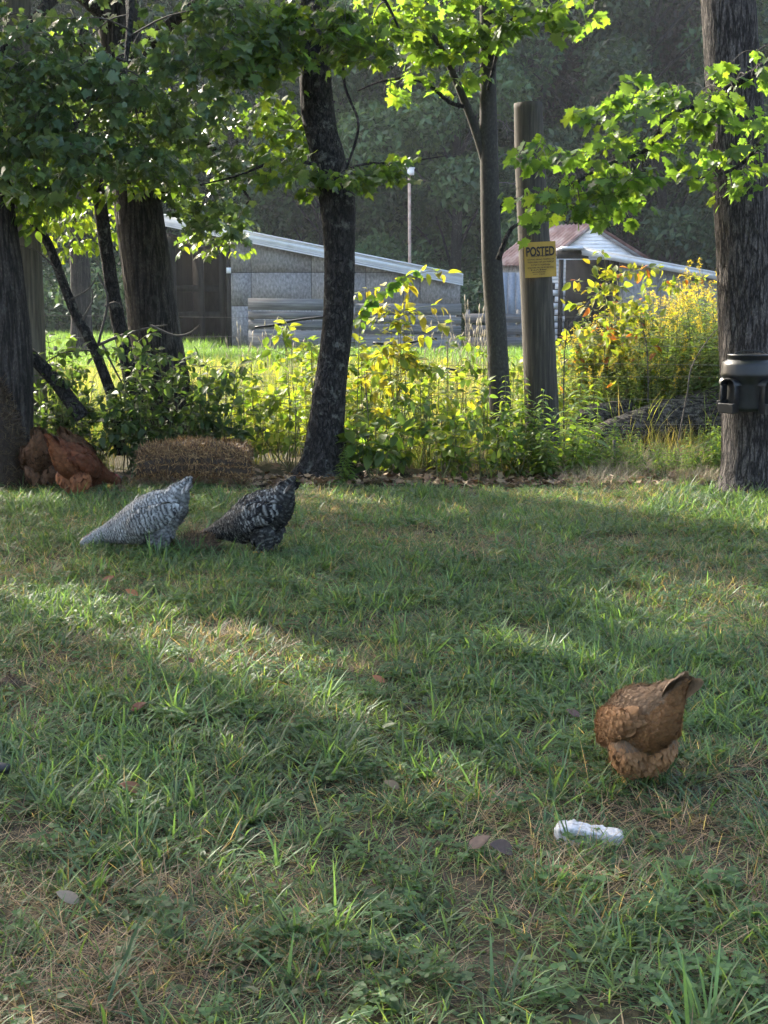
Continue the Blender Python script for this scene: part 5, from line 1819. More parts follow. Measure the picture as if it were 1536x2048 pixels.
    spots = [(1235, 10.95, 0.62, 'tallest upright weed close to the left of the big right trunk'), (1425, 11.0, 0.95, 'upright weed hard against the big right trunk, below the feeder'), (1315, 11.3, 0.72, 'upright weed in front of the middle of the log'),
             (1260, 11.5, 0.85, 'upright weed before the thin end of the log'), (1225, 11.8, 0.9, 'upright weed farther back before the thin end of the log'), (1385, 10.9, 0.75, 'upright weed left of the foot of the big right trunk'), (1530, 10.0, 0.75, 'weed growing at the right side of the big trunk foot'),
             (1120, 11.2, 1.35, 'tall bushy weed hiding the foot of the sign post on its right'), (1065, 11.1, 1.15, 'bushy weed in front of the sign post foot'), (1030, 11.2, 1.2, 'bushy weed between slim maple and sign post'), (1090, 10.75, 0.9, 'bushy weed at the lawn edge below the sign post'), (1145, 10.9, 0.85, 'bushy weed at the lawn edge right of the sign post'), (690, 10.45, 0.55, 'small pale weed at the foot of the leaning trunk'), (1180, 11.6, 1.0, 'bushy weed before the broken end of the log')]
    spots = [(a, b, c * (1.25 if a < 1150 else 0.95), l) for a, b, c, l in spots] + [(px, dd, sc, 'one of the low upright weeds growing in the dry grass before the log') for px, dd, sc in [(1200, 11.2, 0.7), (1275, 10.9, 0.6), (1345, 11.0, 0.6), (1410, 11.1, 0.75), (1165, 11.0, 0.8), (1315, 10.8, 0.55), (1445, 11.3, 0.9), (1375, 10.75, 0.5)]]
    for k, (px, d, sc, lab) in enumerate(spots):
        kd = k % 4
        t = protos[kd] if kd not in used else copy_tree(protos[kd])
        used.add(kd)
        t.location = at(px, d)
        t.rotation_euler = (0, 0, gr.uniform(0, 6.28))
        t.scale = (sc, sc, sc)
        t['label'] = lab
        if lab.startswith('one of'):
            t['group'] = 'low weeds before the log'
    # pale seed stalks before the plank wall
    t0 = thing('seed_grass', 'pale dry grass stalks with seed heads in front of the plank wall', 'grass stalks', (0, 0, 0), 0, 'pale seed stalks')
    seed_grass(t0, 700, 1.15)
    for k, (px, d, sc) in enumerate([(955, 20, 1.15), (930, 21, 1.2), (900, 20.5, 1.0), (865, 20, 0.95), (940, 19, 1.0), (530, 20, 0.95), (480, 19, 0.9), (590, 21, 0.9), (830, 18, 0.8)]):
        t = t0 if k == 0 else copy_tree(t0)
        t.location = (X(px, d), d, -0.02)
        t.rotation_euler = (0, 0, k * 1.3)
        t.scale = (sc, sc, sc)
        if px < 700:
            t['label'] = 'pale dry grass stalk left of the leaning trunk before the plank wall'
            t['group'] = 'pale stalks left of the leaning trunk'
    # bare dark stems in the hedge
    for k, (px, d, top, bot, lean, lab) in enumerate([(737, 11.0, 742, 960, -8, 'thin bare dark stem standing left of the yellow sapling'), (1128, 12.0, 640, 830, 8, 'thin dry dark stalk right of the sign post'), (1295, 13.0, 640, 790, -14, 'bushy brown dead flower stalk behind the log'), (1420, 12.2, 640, 840, -70, 'curved thin bare twig arching up over the log')]):
        t = thing('bare_stem', lab, 'stem', at(px + lean * (0 if k != 3 else 1), d))
        o = np.array(t.location)
        if k == 3:
            P = spline([np.zeros(3), W(1372, 800, d) - o, W(1385, 730, d) - o, W(1425, 668, d) - o, W(1445, 655, d) - o], 26)
        else:
            P = spline([np.zeros(3), (W(px, (top + bot) / 2, d) - o), (W(px + lean, top, d) - o)], 16)
        tube(MB(), P, np.linspace(0.008, 0.003, len(P)), 6).build('stalk', M['twig'], t, True)
        r = np.random.default_rng(720 + k)
        mb = MB()
        for q in range(14 if k != 2 else 40):
            j = int(r.integers(len(P) // 3, len(P) - 1))
            a = r.uniform(0, 6.28)
            e = P[j] + np.array([math.cos(a), math.sin(a), 0.8]) * r.uniform(0.03, 0.1)
            tube(mb, [P[j], e], [0.002, 0.0008], 4, cap=False)
        mb.build('side_twig', M['twig'], t)['kind'] = 'stuff'


plants()


# ================================================================== STRAW
STRAWC = np.array([(0.26, 0.17, 0.085), (0.19, 0.115, 0.06), (0.14, 0.082, 0.045), (0.33, 0.23, 0.12), (0.09, 0.053, 0.033)])


def straws(mb, p, d, nrm, L, w, col):
    tv = np.array([(-0.5, -0.5, 0), (-0.5, 0.5, 0), (0, 0.5, 0.06), (0, -0.5, 0.06), (0.5, 0.5, 0), (0.5, -0.5, 0)])
    stamp(mb, (tv, [np.array([(0, 3, 2, 1), (3, 5, 4, 2)])]), p, d, nrm, L, col, width=w)


def bale():
    d = 10.55
    l = W(268, 930, d)[0]
    rr = W(514, 930, d)[0]
    t = thing('straw_bale', 'brown rectangular straw bale lying on the lawn edge before the brambles', 'straw bale', ((l + rr) / 2, d, 0), R(2))
    Lx, Ly, Lz = (rr - l) / 2 - 0.055, 0.20, 0.145
    r = np.random.default_rng(81)
    nu, nv = 46, 40
    u = np.linspace(-1, 1, nu)
    a = np.linspace(0, 2 * PI, nv, endpoint=False)
    uu, aa = np.meshgrid(u, a, indexing='ij')
    e = 0.5
    cy_, cz_ = np.sign(np.cos(aa)) * np.abs(np.cos(aa)) ** e, np.sign(np.sin(aa)) * np.abs(np.sin(aa)) ** e
    k = 1 - 0.22 * np.abs(uu) ** 10
    p = np.stack([uu * Lx, cy_ * Ly * k, Lz + cz_ * Lz * k + 0.035 * np.cos(uu * 1.6) - 0.015], -1)
    p = p + 0.022 * (np.stack([fbm(p * 9, q) for q in (1, 2, 3)], -1) - 0.5) * 2
    for tx in (-0.42, 0.42):
        p[..., 1:] *= (1 - 0.05 * np.exp(-((uu - tx) / 0.05) ** 2))[..., None]
    i = np.arange(nu - 1)[:, None] * nv
    j = np.arange(nv)[None]
    kk = (j + 1) % nv
    V = p.reshape(-1, 3)
    MB().add(V, [np.stack([i + j, i + kk, i + nv + kk, i + nv + j], -1).reshape(-1, 4), np.arange(nv - 1, -1, -1)[None], (np.arange(nv) + (nu - 1) * nv)[None]], (0.07, 0.045, 0.028)).build('packed_core', M['straw'], t)
    # loose ends all over it
    mb = MB()
    n = 11000
    ii, jj = r.integers(0, nu, n), r.integers(0, nv, n)
    P = p[ii, jj]
    nr = norm(np.stack([0.25 * (u[ii] ** 9), cy_[ii, jj], cz_[ii, jj]], -1))
    dd = norm(r.normal(0, 1, (n, 3)) * [0.8, 0.7, 0.9] + nr * 0.45)
    straws(mb, P + nr * 0.006, dd, nr, r.uniform(0.03, 0.10, n), r.uniform(0.002, 0.0045, n), STRAWC[r.integers(0, 5, n)] * [1.2, 1.08, 0.9] * r.uniform(0.35, 1.3, (n, 1)))
    m = 500
    a2 = r.uniform(0, 6.28, m)
    straws(mb, np.stack([r.uniform(-Lx * 1.15, Lx * 1.15, m), -Ly - np.abs(r.normal(0, 0.07, m)), r.uniform(0.01, 0.06, m)], -1), np.stack([np.cos(a2), np.sin(a2), r.normal(0, .2, m)], -1), np.tile([0, 0, 1.0], (m, 1)), r.uniform(0.05, 0.14, m), 0.003, STRAWC[r.integers(0, 5, m)])
    mb.build('loose_straw', M['straw'], t)['kind'] = 'stuff'
    for tx in (-0.42, 0.42):
        ang = np.linspace(0, 2 * PI, 33)
        Q = np.stack([np.full(33, tx * Lx), np.sign(np.cos(ang)) * np.abs(np.cos(ang)) ** e * Ly * 0.985, Lz + np.sign(np.sin(ang)) * np.abs(np.sin(ang)) ** e * Lz * 0.985 + 0.015], -1)
        tube(MB(), Q, 0.003, 5, cap=False).build('twine', M['twig'], t, True)


bale()


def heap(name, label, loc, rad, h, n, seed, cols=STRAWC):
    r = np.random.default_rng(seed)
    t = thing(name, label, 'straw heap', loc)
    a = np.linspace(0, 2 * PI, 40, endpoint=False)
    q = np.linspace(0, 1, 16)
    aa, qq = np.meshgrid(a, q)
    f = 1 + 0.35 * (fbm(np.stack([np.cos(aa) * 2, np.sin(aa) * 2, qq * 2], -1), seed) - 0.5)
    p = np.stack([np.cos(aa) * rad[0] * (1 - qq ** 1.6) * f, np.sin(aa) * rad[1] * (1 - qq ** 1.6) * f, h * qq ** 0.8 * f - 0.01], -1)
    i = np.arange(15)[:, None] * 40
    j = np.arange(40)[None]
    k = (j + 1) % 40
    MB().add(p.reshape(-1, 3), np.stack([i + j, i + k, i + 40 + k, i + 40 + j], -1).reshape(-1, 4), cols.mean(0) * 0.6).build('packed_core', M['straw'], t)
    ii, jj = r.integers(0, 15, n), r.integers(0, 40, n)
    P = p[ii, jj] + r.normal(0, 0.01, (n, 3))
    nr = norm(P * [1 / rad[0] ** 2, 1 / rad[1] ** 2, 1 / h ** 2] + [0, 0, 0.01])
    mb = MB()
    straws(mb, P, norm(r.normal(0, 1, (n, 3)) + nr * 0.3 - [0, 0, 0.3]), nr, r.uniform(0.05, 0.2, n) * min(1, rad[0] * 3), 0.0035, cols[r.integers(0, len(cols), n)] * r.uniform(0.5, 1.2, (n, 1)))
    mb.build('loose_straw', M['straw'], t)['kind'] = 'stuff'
    return t


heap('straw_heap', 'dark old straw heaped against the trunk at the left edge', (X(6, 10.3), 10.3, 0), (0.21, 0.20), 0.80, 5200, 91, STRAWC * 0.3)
heap('hay_clump', 'small clump of dry brown hay between the two speckled hens', (*G(388, 1100)[:2], 0), (0.16, 0.12), 0.10, 1400, 92, STRAWC * 0.8)
heap('hay_clump', 'flat scatter of dry hay near the red hens head', (*G(240, 985)[:2], 0), (0.10, 0.10), 0.05, 400, 93, STRAWC * 0.8)
# fallen board leaning behind the left trunk
tag(tube(MB(), spline([(-0.20, 0, 0.24), (0.0, 0.01, 0.02), (0.22, 0, -0.28)], 16), np.linspace(0.05, 0.06, 16), 14, disp=bark_disp(0.08, 3, 4, 71)).build('leaning_timber', M['bark_dark'], None, True, loc=W(108, 765, 10.95)), 'short dark timber leaning behind the old straw heap', 'timber')
p = W(222, 945, 10.45)
v = np.array([(x, y, z) for z in (0, 1) for x, y in [(-.07, -.05), (.07, -.05), (.075, .05), (-.065, .05)]], float)
v[:, 2] = [0, 0, 0, 0, 0.09, 0.055, 0.06, 0.1]
tag(MB().add(v, [(0, 3, 2, 1), (4, 5, 6, 7), (0, 1, 5, 4), (1, 2, 6, 5), (2, 3, 7, 6), (3, 0, 4, 7)]).build('stone_block', M['stone'], None, loc=(p[0], 10.45, -0.01)), 'small grey stone block between the red hens and the straw bale', 'stone')
tag(heap('dirt_clod', 'brown dirt clod in the grass at the left edge', (*G(18, 1372)[:2], 0), (0.05, 0.05), 0.05, 150, 94, STRAWC * 0.6), cat='clod')


# ================================================================== FEEDER
def lathe(mb, prof, n=48, col=(1, 1, 1)):
    a = np.linspace(0, 2 * PI, n, endpoint=False)
    P = np.array([[(r * math.cos(t), r * math.sin(t), z) for t in a] for r, z in prof])
    m = len(prof)
    i = np.arange(m - 1)[:, None] * n
    j = np.arange(n)[None]
    k = (j + 1) % n
    return mb.add(P.reshape(-1, 3), [np.stack([i + j, i + k, i + n + k, i + n + j], -1).reshape(-1, 4), np.arange(n - 1, -1, -1)[None], (np.arange(n) + (m - 1) * n)[None]], col)


def feeder():
    d = 9.52
    c = W(1496, 770, d)
    s = 1 / S(d, c[2])
    z = lambda py: (770 - py) * s
    t = thing('poultry_feeder', 'round black plastic bucket feeder with hooded ports hung on the right trunk', 'feeder', c, R(-8))
    body = MB()
    lathe(body, [(0.120, z(821)), (0.150, z(820)), (0.156, z(812)), (0.150, z(770)), (0.158, z(762)), (0.186, z(752)), (0.190, z(748)), (0.186, z(744)), (0.184, z(730)), (0.176, z(724)), (0.150, z(721)), (0.146, z(719))])
    body.build('bucket', M['black'], t, True)
    lid = MB()
    lathe(lid, [(0.140, z(722)), (0.146, z(720)), (0.144, z(712)), (0.148, z(711)), (0.148, z(709)), (0.120, z(708)), (0.118, z(710)), (0.02, z(710))])
    lo = lid.build('lid', M['black'], t, True)
    a = np.linspace(0.12, PI - 0.12, 24)
    tube(MB(), np.stack([np.cos(a) * 0.105, np.full(24, -0.03), z(711) + np.sin(a) * 0.035], -1), 0.0045, 8).build('handle', M['black'], t, True)
    # hooded ports with a feeding lip around the foot
    for k in range(4):
        an = R(-138) + k * R(90)
        Rm = Matrix.Rotation(an, 3, 'Z')

        def put(mb, name):
            mb.v = [v @ np.array(Rm).T for v in mb.v]
            o = mb.build(name, M['black'], t, True)
            bv = o.modifiers.new('round', 'BEVEL')
            bv.width = 0.006
            bv.segments = 2
            return o
        # arched hood
        hd = MB()
        th = np.linspace(0, PI, 13)
        prof = []
        for x0, sc in ((0.13, 1.0), (0.205, 1.0), (0.213, 0.94)):
            prof.append([(x0, 0.065 * sc * math.cos(q), z(768) + 0.05 * sc * math.sin(q) ** 0.8 - 0.004) for q in th])
        inn = [(0.205, 0.056 * math.cos(q), z(768) + 0.04 * math.sin(q) ** 0.8 - 0.006) for q in th]
        inb = [(0.13, 0.056 * math.cos(q), z(768) + 0.04 * math.sin(q) ** 0.8 - 0.006) for q in th]
        V = np.array(prof + [inn, inb]).reshape(-1, 3)
        q = np.array([(r_ * 13 + i, (r_ + 1) * 13 + i, (r_ + 1) * 13 + i + 1, r_ * 13 + i + 1) for r_ in range(4) for i in range(12)])
        put(hd.add(V, q), 'port_hood')
        lip = MB()
        w0, w1 = 0.052, 0.066
        x0, x1 = 0.135, 0.218
        zt, zb = z(804), z(824)
        V = [(x0, -w0, zb), (x1, -w1, zb), (x1, w1, zb), (x0, w0, zb), (x0, -w0, zt + 0.03), (x1 + 0.004, -w1, zt), (x1 + 0.004, w1, zt), (x0, w0, zt + 0.03),
             (x0 + 0.01, -w0 + .01, zb + 0.018), (x1 - 0.012, -w1 + .012, zb + 0.018), (x1 - 0.012, w1 - .012, zb + 0.018), (x0 + 0.01, w0 - .01, zb + 0.018),
             (x0, -w0 + .01, zt + 0.026), (x1 - 0.010, -w1 + .012, zt - 0.001), (x1 - 0.010, w1 - .012, zt - 0.001), (x0, w0 - .01, zt + 0.026)]
        fs = [(0, 3, 2, 1), (0, 1, 5, 4), (1, 2, 6, 5), (2, 3, 7, 6), (4, 5, 13, 12), (5, 6, 14, 13), (6, 7, 15, 14), (12, 13, 9, 8), (13, 14, 10, 9), (14, 15, 11, 10), (8, 9, 10, 11)]
        o = put(lip.add(V, fs), 'feeding_lip')
        o.data.polygons.foreach_set('use_smooth', np.zeros(len(o.data.polygons), bool))
        for sg in (-1, 1):
            MBc = MB().add([(0.150, sg * 0.058, z(806)), (0.206, sg * 0.062, z(806)), (0.200, sg * 0.060, z(768)), (0.150, sg * 0.056, z(768)), (0.150, sg * 0.052, z(806)), (0.200, sg * 0.056, z(806)), (0.194, sg * 0.054, z(768)), (0.150, sg * 0.050, z(768))],
                           [(0, 1, 2, 3), (7, 6, 5, 4), (0, 4, 5, 1), (1, 5, 6, 2), (2, 6, 7, 3), (3, 7, 4, 0)])
            put(MBc, 'port_cheek').modifiers[0].width = 0.002
    MB().box((0, 0.21, z(760)), (0.06, 0.10, 0.16)).build('bracket', M['black'], t)


feeder()

# ================================================================== HENS
def feather_tpl(n=7, w=0.30, curl=0.10):
    u = np.linspace(0, 1, n)
    ww = w * np.clip(np.sin((u * 0.86 + 0.10) * PI), 0, 1) ** 0.55
    ww[0] *= 0.5
    ww[-1] = 0.03
    v, f = [], []
    for a, b in zip(u, ww):
        z = 0.12 * math.sin(a * PI * 0.8) - curl * a * a
        v += [(a, b, z - 0.30 * b), (a, 0, z), (a, -b, z - 0.30 * b)]
    for i in range(n - 1):
        k = 3 * i
        f += [(k, k + 1, k + 4, k + 3), (k + 1, k + 2, k + 5, k + 4)]
    return np.array(v), [np.array(f)]


FEATHER = feather_tpl(7)
FEATHER_S = feather_tpl(5, 0.34)
FLUFF = feather_tpl(5, 0.42, -0.08)
QUILL = feather_tpl(8, 0.15, 0.06)


def surf(rings, nr=44, na=36):
    """rings rows: x, y, z, half height, half width -> points, normals, tailward direction grids"""
    q = spline(rings, nr)
    P = q[:, :3]
    T = norm(np.gradient(P, axis=0))
    up = np.array([0, 0, 1.0])
    lat = norm(np.cross(np.tile(up, (nr, 1)), T))
    V = np.cross(T, lat)                      # upward, square to the spine
    a = np.linspace(0, 2 * PI, na, endpoint=False)
    ca, sa = np.cos(a), np.sin(a)
    grid = P[:, None] + np.maximum(q[:, 3], 0.002)[:, None, None] * sa[None, :, None] * V[:, None] + np.maximum(q[:, 4], 0.002)[:, None, None] * ca[None, :, None] * lat[:, None]
    di = np.gradient(grid, axis=0)
    dj = np.roll(grid, -1, 1) - np.roll(grid, 1, 1)
    N = norm(np.cross(dj, di))
    out = grid - P[:, None]
    N = np.where((N * out).sum(-1, keepdims=True) < 0, -N, N)
    return grid, N, norm(-di), a


def body_mesh(grid):
    nr, na = grid.shape[:2]
    i = np.arange(nr - 1)[:, None] * na
    j = np.arange(na)[None]
    k = (j + 1) % na
    return grid.reshape(-1, 3), [np.stack([i + j, i + k, i + na + k, i + na + j], -1).reshape(-1, 4), np.arange(na - 1, -1, -1)[None], (np.arange(na) + (nr - 1) * na)[None]]


def sample(grid, N, D, n, r):
    """n random points on the surface, even by area: position, normal, tailward, s along, angle index"""
    nr, na = grid.shape[:2]
    e1 = np.linalg.norm(np.diff(grid, axis=0), axis=-1)
    e2 = np.linalg.norm(np.roll(grid, -1, 1) - grid, axis=-1)[:-1]
    w = (e1 * e2).ravel()
    c = r.choice(len(w), n, p=w / w.sum())
    i, j = c // na, c % na
    f, g = r.uniform(0, 1, (n, 1)), r.uniform(0, 1, (n, 1))
    j2 = (j + 1) % na
    b = lambda A: (A[i, j] * (1 - f) + A[i + 1, j] * f) * (1 - g) + (A[i, j2] * (1 - f) + A[i + 1, j2] * f) * g
    return b(grid), norm(b(N)), norm(b(D)), (i + f[:, 0]) / (nr - 1), (j + g[:, 0]) / na


def hen(label, loc, heading, scale, palette, bend=0.0, tailside=0.0, seed=1, pose='peck', nf=2600, tail_up=0.0, thigh=1.0, tail_len=1.0, fs=0.8):
    """one hen: continuous body under a coat of overlapping feathers; forward is local +x"""
    r = np.random.default_rng(seed)
    t = thing('hen', label, 'hen', loc, heading, 'hens on the lawn')
    t.scale = (scale,) * 3
    B = lambda x: bend * max(0, x) ** 2
    rings = [(-0.168, tailside * 1.3, 0.408, 0.010, 0.010), (-0.148, tailside * 1.1, 0.385, 0.026, 0.020), (-0.124, tailside * .85, 0.352, 0.052, 0.038), (-0.095, tailside * .5, 0.305, 0.080, 0.060), (-0.055, tailside * .2, 0.262, 0.108, 0.085),
             (0.005, 0, 0.222, 0.124, 0.104), (0.075, 0, 0.186, 0.125, 0.110), (0.145, B(.145), 0.155, 0.108, 0.098), (0.215, B(.215), 0.130, 0.084, 0.074),
             (0.275, B(.275), 0.112, 0.062, 0.052), (0.330, B(.33), 0.094, 0.046, 0.038), (0.378, B(.378), 0.074, 0.036, 0.031), (0.415, B(.415), 0.056, 0.032, 0.028), (0.442, B(.442), 0.042, 0.024, 0.022), (0.458, B(.458), 0.034, 0.010, 0.010)]
    grid, N, D, a = surf(rings)
    bc = palette['base']
    MB().add(*body_mesh(grid), bc).build('body', M['feather'], t, True)
    # thighs: feathered swellings that carry the shanks
    coats = [(grid, N, D, nf, 'body')]
    for sg in (-1, 1):
        g2, N2, D2, _ = surf([(-0.02, sg * 0.055, 0.215, 0.02, 0.02), (-0.012, sg * 0.046, 0.17, 0.070 * thigh, 0.056 * thigh), (0.0, sg * 0.042, 0.12, 0.068 * thigh, 0.054 * thigh), (0.006, sg * 0.044, 0.075, 0.050 * thigh, 0.044 * thigh), (0.008, sg * 0.056, 0.040, 0.018, 0.018)][::1], 16, 20)
        MB().add(*body_mesh(g2), bc).build('thigh', M['feather'], t, True)
        coats.append((g2, N2, -D2 * 1.0, int(nf * 0.09), 'thigh'))
    # folded wings lying on the flanks
    wings = []
    for sg in (-1, 1):
        g3, N3, D3, _ = surf([(-0.105, sg * 0.060, 0.262, 0.010, 0.006), (-0.075, sg * 0.088, 0.250, 0.036, 0.012), (-0.02, sg * 0.106, 0.226, 0.056, 0.018), (0.05, sg * 0.112, 0.196, 0.064, 0.021), (0.115, sg * 0.105, 0.168, 0.056, 0.020), (0.16, sg * 0.090, 0.148, 0.028, 0.012)], 22, 22)
        wings.append(MB().add(*body_mesh(g3), bc).build('wing', M['feather'], t, True))
        coats.append((g3, N3, D3, int(nf * 0.20), 'wing'))
    wi = 0
    for (g, n_, dd, n, kind) in coats:
        n = int(n / fs ** 1.7)
        p, nn, td, s, ang = sample(g, n_, dd, n, r)
        mb = MB()
        if kind == 'body':
            L = np.interp(s, [0, 0.12, 0.3, 0.55, 0.7, 0.85, 1.0], [0.055, 0.060, 0.052, 0.046, 0.030, 0.017, 0.010])
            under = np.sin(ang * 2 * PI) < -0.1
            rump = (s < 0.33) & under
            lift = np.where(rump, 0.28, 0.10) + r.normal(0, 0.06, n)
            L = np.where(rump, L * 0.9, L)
        elif kind == 'wing':
            L = np.interp(s, [0, 0.4, 0.75, 1.0], [0.085, 0.070, 0.045, 0.03])
            lift = 0.12 + r.normal(0, 0.04, n)
            rump = np.zeros(n, bool)
        else:
            L = np.full(n, 0.045)
            lift = 0.18 + r.normal(0, 0.08, n)
            rump = np.ones(n, bool)
            td = norm(td * 0.3 + [-0.35, 0, -1.0])
        L = L * fs * r.uniform(0.75, 1.25, n)
        dirs = norm(td + nn * lift[:, None] + r.normal(0, 0.10, (n, 3)) + [0, 0, -0.06])
        tpl = FEATHER if palette['barred'] else FEATHER_S
        K = len(tpl[0])
        u = tpl[0][:, 0]
        col = palette['feather'](s, ang, u, r, n, kind, rump, L)
        col = col * (0.74 + 0.52 * fbm(p * 20, seed))[:, None, None]
        stamp(mb, tpl, p - nn * 0.002, dirs, nn + r.normal(0, 0.10, (n, 3)), L, col, width=L * np.where(rump, 0.95, 0.9))
        # loose barbs that soften the outline
        m = int(n * 2.2)
        c2 = r.integers(0, n, m)
        straws(mb, p[c2] + nn[c2] * 0.004, norm(dirs[c2] + nn[c2] * r.uniform(0.0, 0.5, (m, 1)) + r.normal(0, 0.3, (m, 3))), nn[c2], L[c2] * r.uniform(0.6, 1.1, m), 0.0011, col[c2].mean(1) * r.uniform(0.9, 1.4, (m, 1)))
        if kind == 'wing':
            mb.build('coverts', M['feather'], wings[wi], True)['kind'] = 'stuff'
            # flight feathers
            qm = MB()
            sg = -1 if wi == 0 else 1
            m = 9
            f = np.linspace(0, 1, m)
            base = np.stack([-0.01 - 0.02 * f, sg * (0.104 - 0.006 * f), 0.180 + 0.075 * f], -1)
            dirq = norm(np.stack([-np.ones(m), sg * (-0.40 + 0 * f), 0.42 + 0.14 * f], -1))
            cq = palette['feather'](np.full(m, 0.15), np.full(m, 0.2), QUILL[0][:, 0], r, m, 'wing', np.zeros(m, bool), np.full(m, 0.125))
            stamp(qm, QUILL, base, dirq, np.tile([0, sg, 0.15], (m, 1)), 0.125, cq * 0.85)
            qm.build('flight_feathers', M['feather'], wings[wi])
            wi += 1
        else:
            mb.build('plumage', M['feather'], t, True)['kind'] = 'stuff'
    # tail: a tent of broad quills
    m = 14
    for k in range(m):
        f = (k - (m - 1) / 2) / ((m - 1) / 2)
        sg = 1 if f > 0 else -1
        dv = norm(np.array([-1.0 + 0.15 * abs(f), 0.42 * f + tailside * 5, 0.80 - 0.30 * abs(f) + tail_up]))
        nn = norm(np.array([0.3, sg * (0.9 - 0.25 * abs(f)), 0.55]))
        mb = MB()
        c = palette['tail'](QUILL[0][:, 0], r)
        stamp(mb, QUILL, [np.array([-0.110, tailside * .8 + 0.018 * f, 0.345 - 0.02 * abs(f)])], [dv], [nn], r.uniform(0.10, 0.125) * tail_len, c[None])
        mb.build('tail_feather', M['feather'], t)
    # head: beak, comb, wattles, eyes
    hx, hy, hz = 0.458, B(.458), 0.034
    tube(MB(), [(hx - 0.012, hy, hz + 0.002), (hx + 0.006, hy, hz - 0.004), (hx + 0.020, hy, hz - 0.014)], [0.0085, 0.006, 0.001], 8, palette.get('beak', (1, 1, 1))).build('beak', M['shank'], t, True)
    cm = [(0.385, 0.100), (0.396, 0.106), (0.402, 0.098), (0.412, 0.100), (0.420, 0.088), (0.431, 0.088), (0.438, 0.074), (0.449, 0.070), (0.458, 0.050), (0.440, 0.058), (0.415, 0.078), (0.385, 0.096)]
    v = [(x, hy + sgn * 0.004, z) for sgn in (-1, 1) for x, z in cm]
    n = len(cm)
    MB().add(v, [[tuple(range(n - 1, -1, -1))], [tuple(range(n, 2 * n))], [(i, (i + 1) % n, n + (i + 1) % n, n + i) for i in range(n)]]).build('comb', M['skin'], t)
    for sg in (-1, 1):
        g4, _, _, _ = surf([(0.446, hy + sg * 0.010, 0.026, 0.003, 0.003), (0.440, hy + sg * 0.014, 0.014, 0.009, 0.004), (0.436, hy + sg * 0.014, 0.004, 0.004, 0.003)], 8, 10)
        MB().add(*body_mesh(g4)).build('wattle', M['skin'], t, True)
        g5, _, _, _ = surf([(0.418, hy + sg * 0.0255, 0.056, 0.001, 0.001), (0.421, hy + sg * 0.0265, 0.0555, 0.0045, 0.003), (0.426, hy + sg * 0.0255, 0.055, 0.001, 0.001)], 8, 8)
        MB().add(*body_mesh(g5)).build('eye', M['black'], t, True)
        # shank and toes
        lg = MB()
        y0 = sg * 0.058
        tube(lg, spline([(0.008, y0, 0.075), (0.012, y0, 0.04), (0.0, y0, 0.008)], 8), np.linspace(0.009, 0.0065, 8), 8)
        for an, ln in ((0.0, 0.055), (0.55, 0.048), (-0.55, 0.048), (PI, 0.028)):
            tube(lg, [(0, y0, 0.010), (math.cos(an) * ln * .6, y0 + math.sin(an) * ln * .6, 0.009), (math.cos(an) * ln, y0 + math.sin(an) * ln, 0.003)], [0.006, 0.005, 0.002], 6)
        lg.build('leg', M['shank'], t, True)
    return t


def barred(light, dark, duty, bars, base):
    """feathers crossed by light and dark bars"""
    def f(s, ang, u, r, n, kind, rump, L):
        # bars run on from feather to feather, finer towards the neck
        length = {'body': 0.80, 'wing': 0.29, 'thigh': 0.17}[kind]
        per = bars * (np.interp(s, [0, 0.5, 1], [1.15, 0.9, 0.6]) if kind == 'body' else 1.0 + 0 * s)
        w = np.sin(((u[None] * np.asarray(L)[:, None] - (s * length)[:, None]) / per[:, None] + r.normal(0, 0.09, (n, 1))) * 2 * PI)
        k = np.clip((w - duty) * 2.2 + 0.5, 0, 1)
        soft = np.where(rump, 0.55, 1.0)[:, None]
        m = k.mean()
        k = m + (k - m) * soft
        c = np.asarray(dark)[None, None] * (1 - k[..., None]) + np.asarray(light)[None, None] * k[..., None]
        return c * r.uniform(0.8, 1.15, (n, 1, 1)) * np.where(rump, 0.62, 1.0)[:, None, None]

    def t(u, r):
        k = np.clip(np.sin(u * 4 * 2 * PI) * 2.0 - abs(duty) * 1.2 + 0.1, 0, 1)[:, None]
        return np.asarray(dark)[None] * (1 - k) + np.asarray(light)[None] * k
    return {'feather': f, 'tail': t, 'base': base, 'barred': True}


def brown(neck, back, rump_c, tip, tailc, var=0.25, wingc=None):
    """plain or laced brown feathers: colour by place, paler or darker towards the tip"""
    def f(s, ang, u, r, n, kind, rump, L):
        c = np.where(s[:, None] > 0.62, np.asarray(neck), np.asarray(back))
        if kind == 'wing' and wingc is not None:
            c = np.tile(np.asarray(wingc), (n, 1))
        c = np.where(rump[:, None], np.asarray(rump_c), c)
        c = c * r.uniform(1 - var, 1 + var, (n, 1))
        k = np.clip((u - 0.55) / 0.4, 0, 1)[None, :, None]
        return c[:, None] * (1 - k) + c[:, None] * np.asarray(tip)[None, None] * k

    def t(u, r):
        k = np.clip((u - 0.4) / 0.5, 0, 1)[:, None]
        return (np.asarray(back) * (1 - k) + np.asarray(tailc) * k) * r.uniform(0.8, 1.2)
    return {'feather': f, 'tail': t, 'base': tuple(np.asarray(back) * 0.6), 'barred': False}


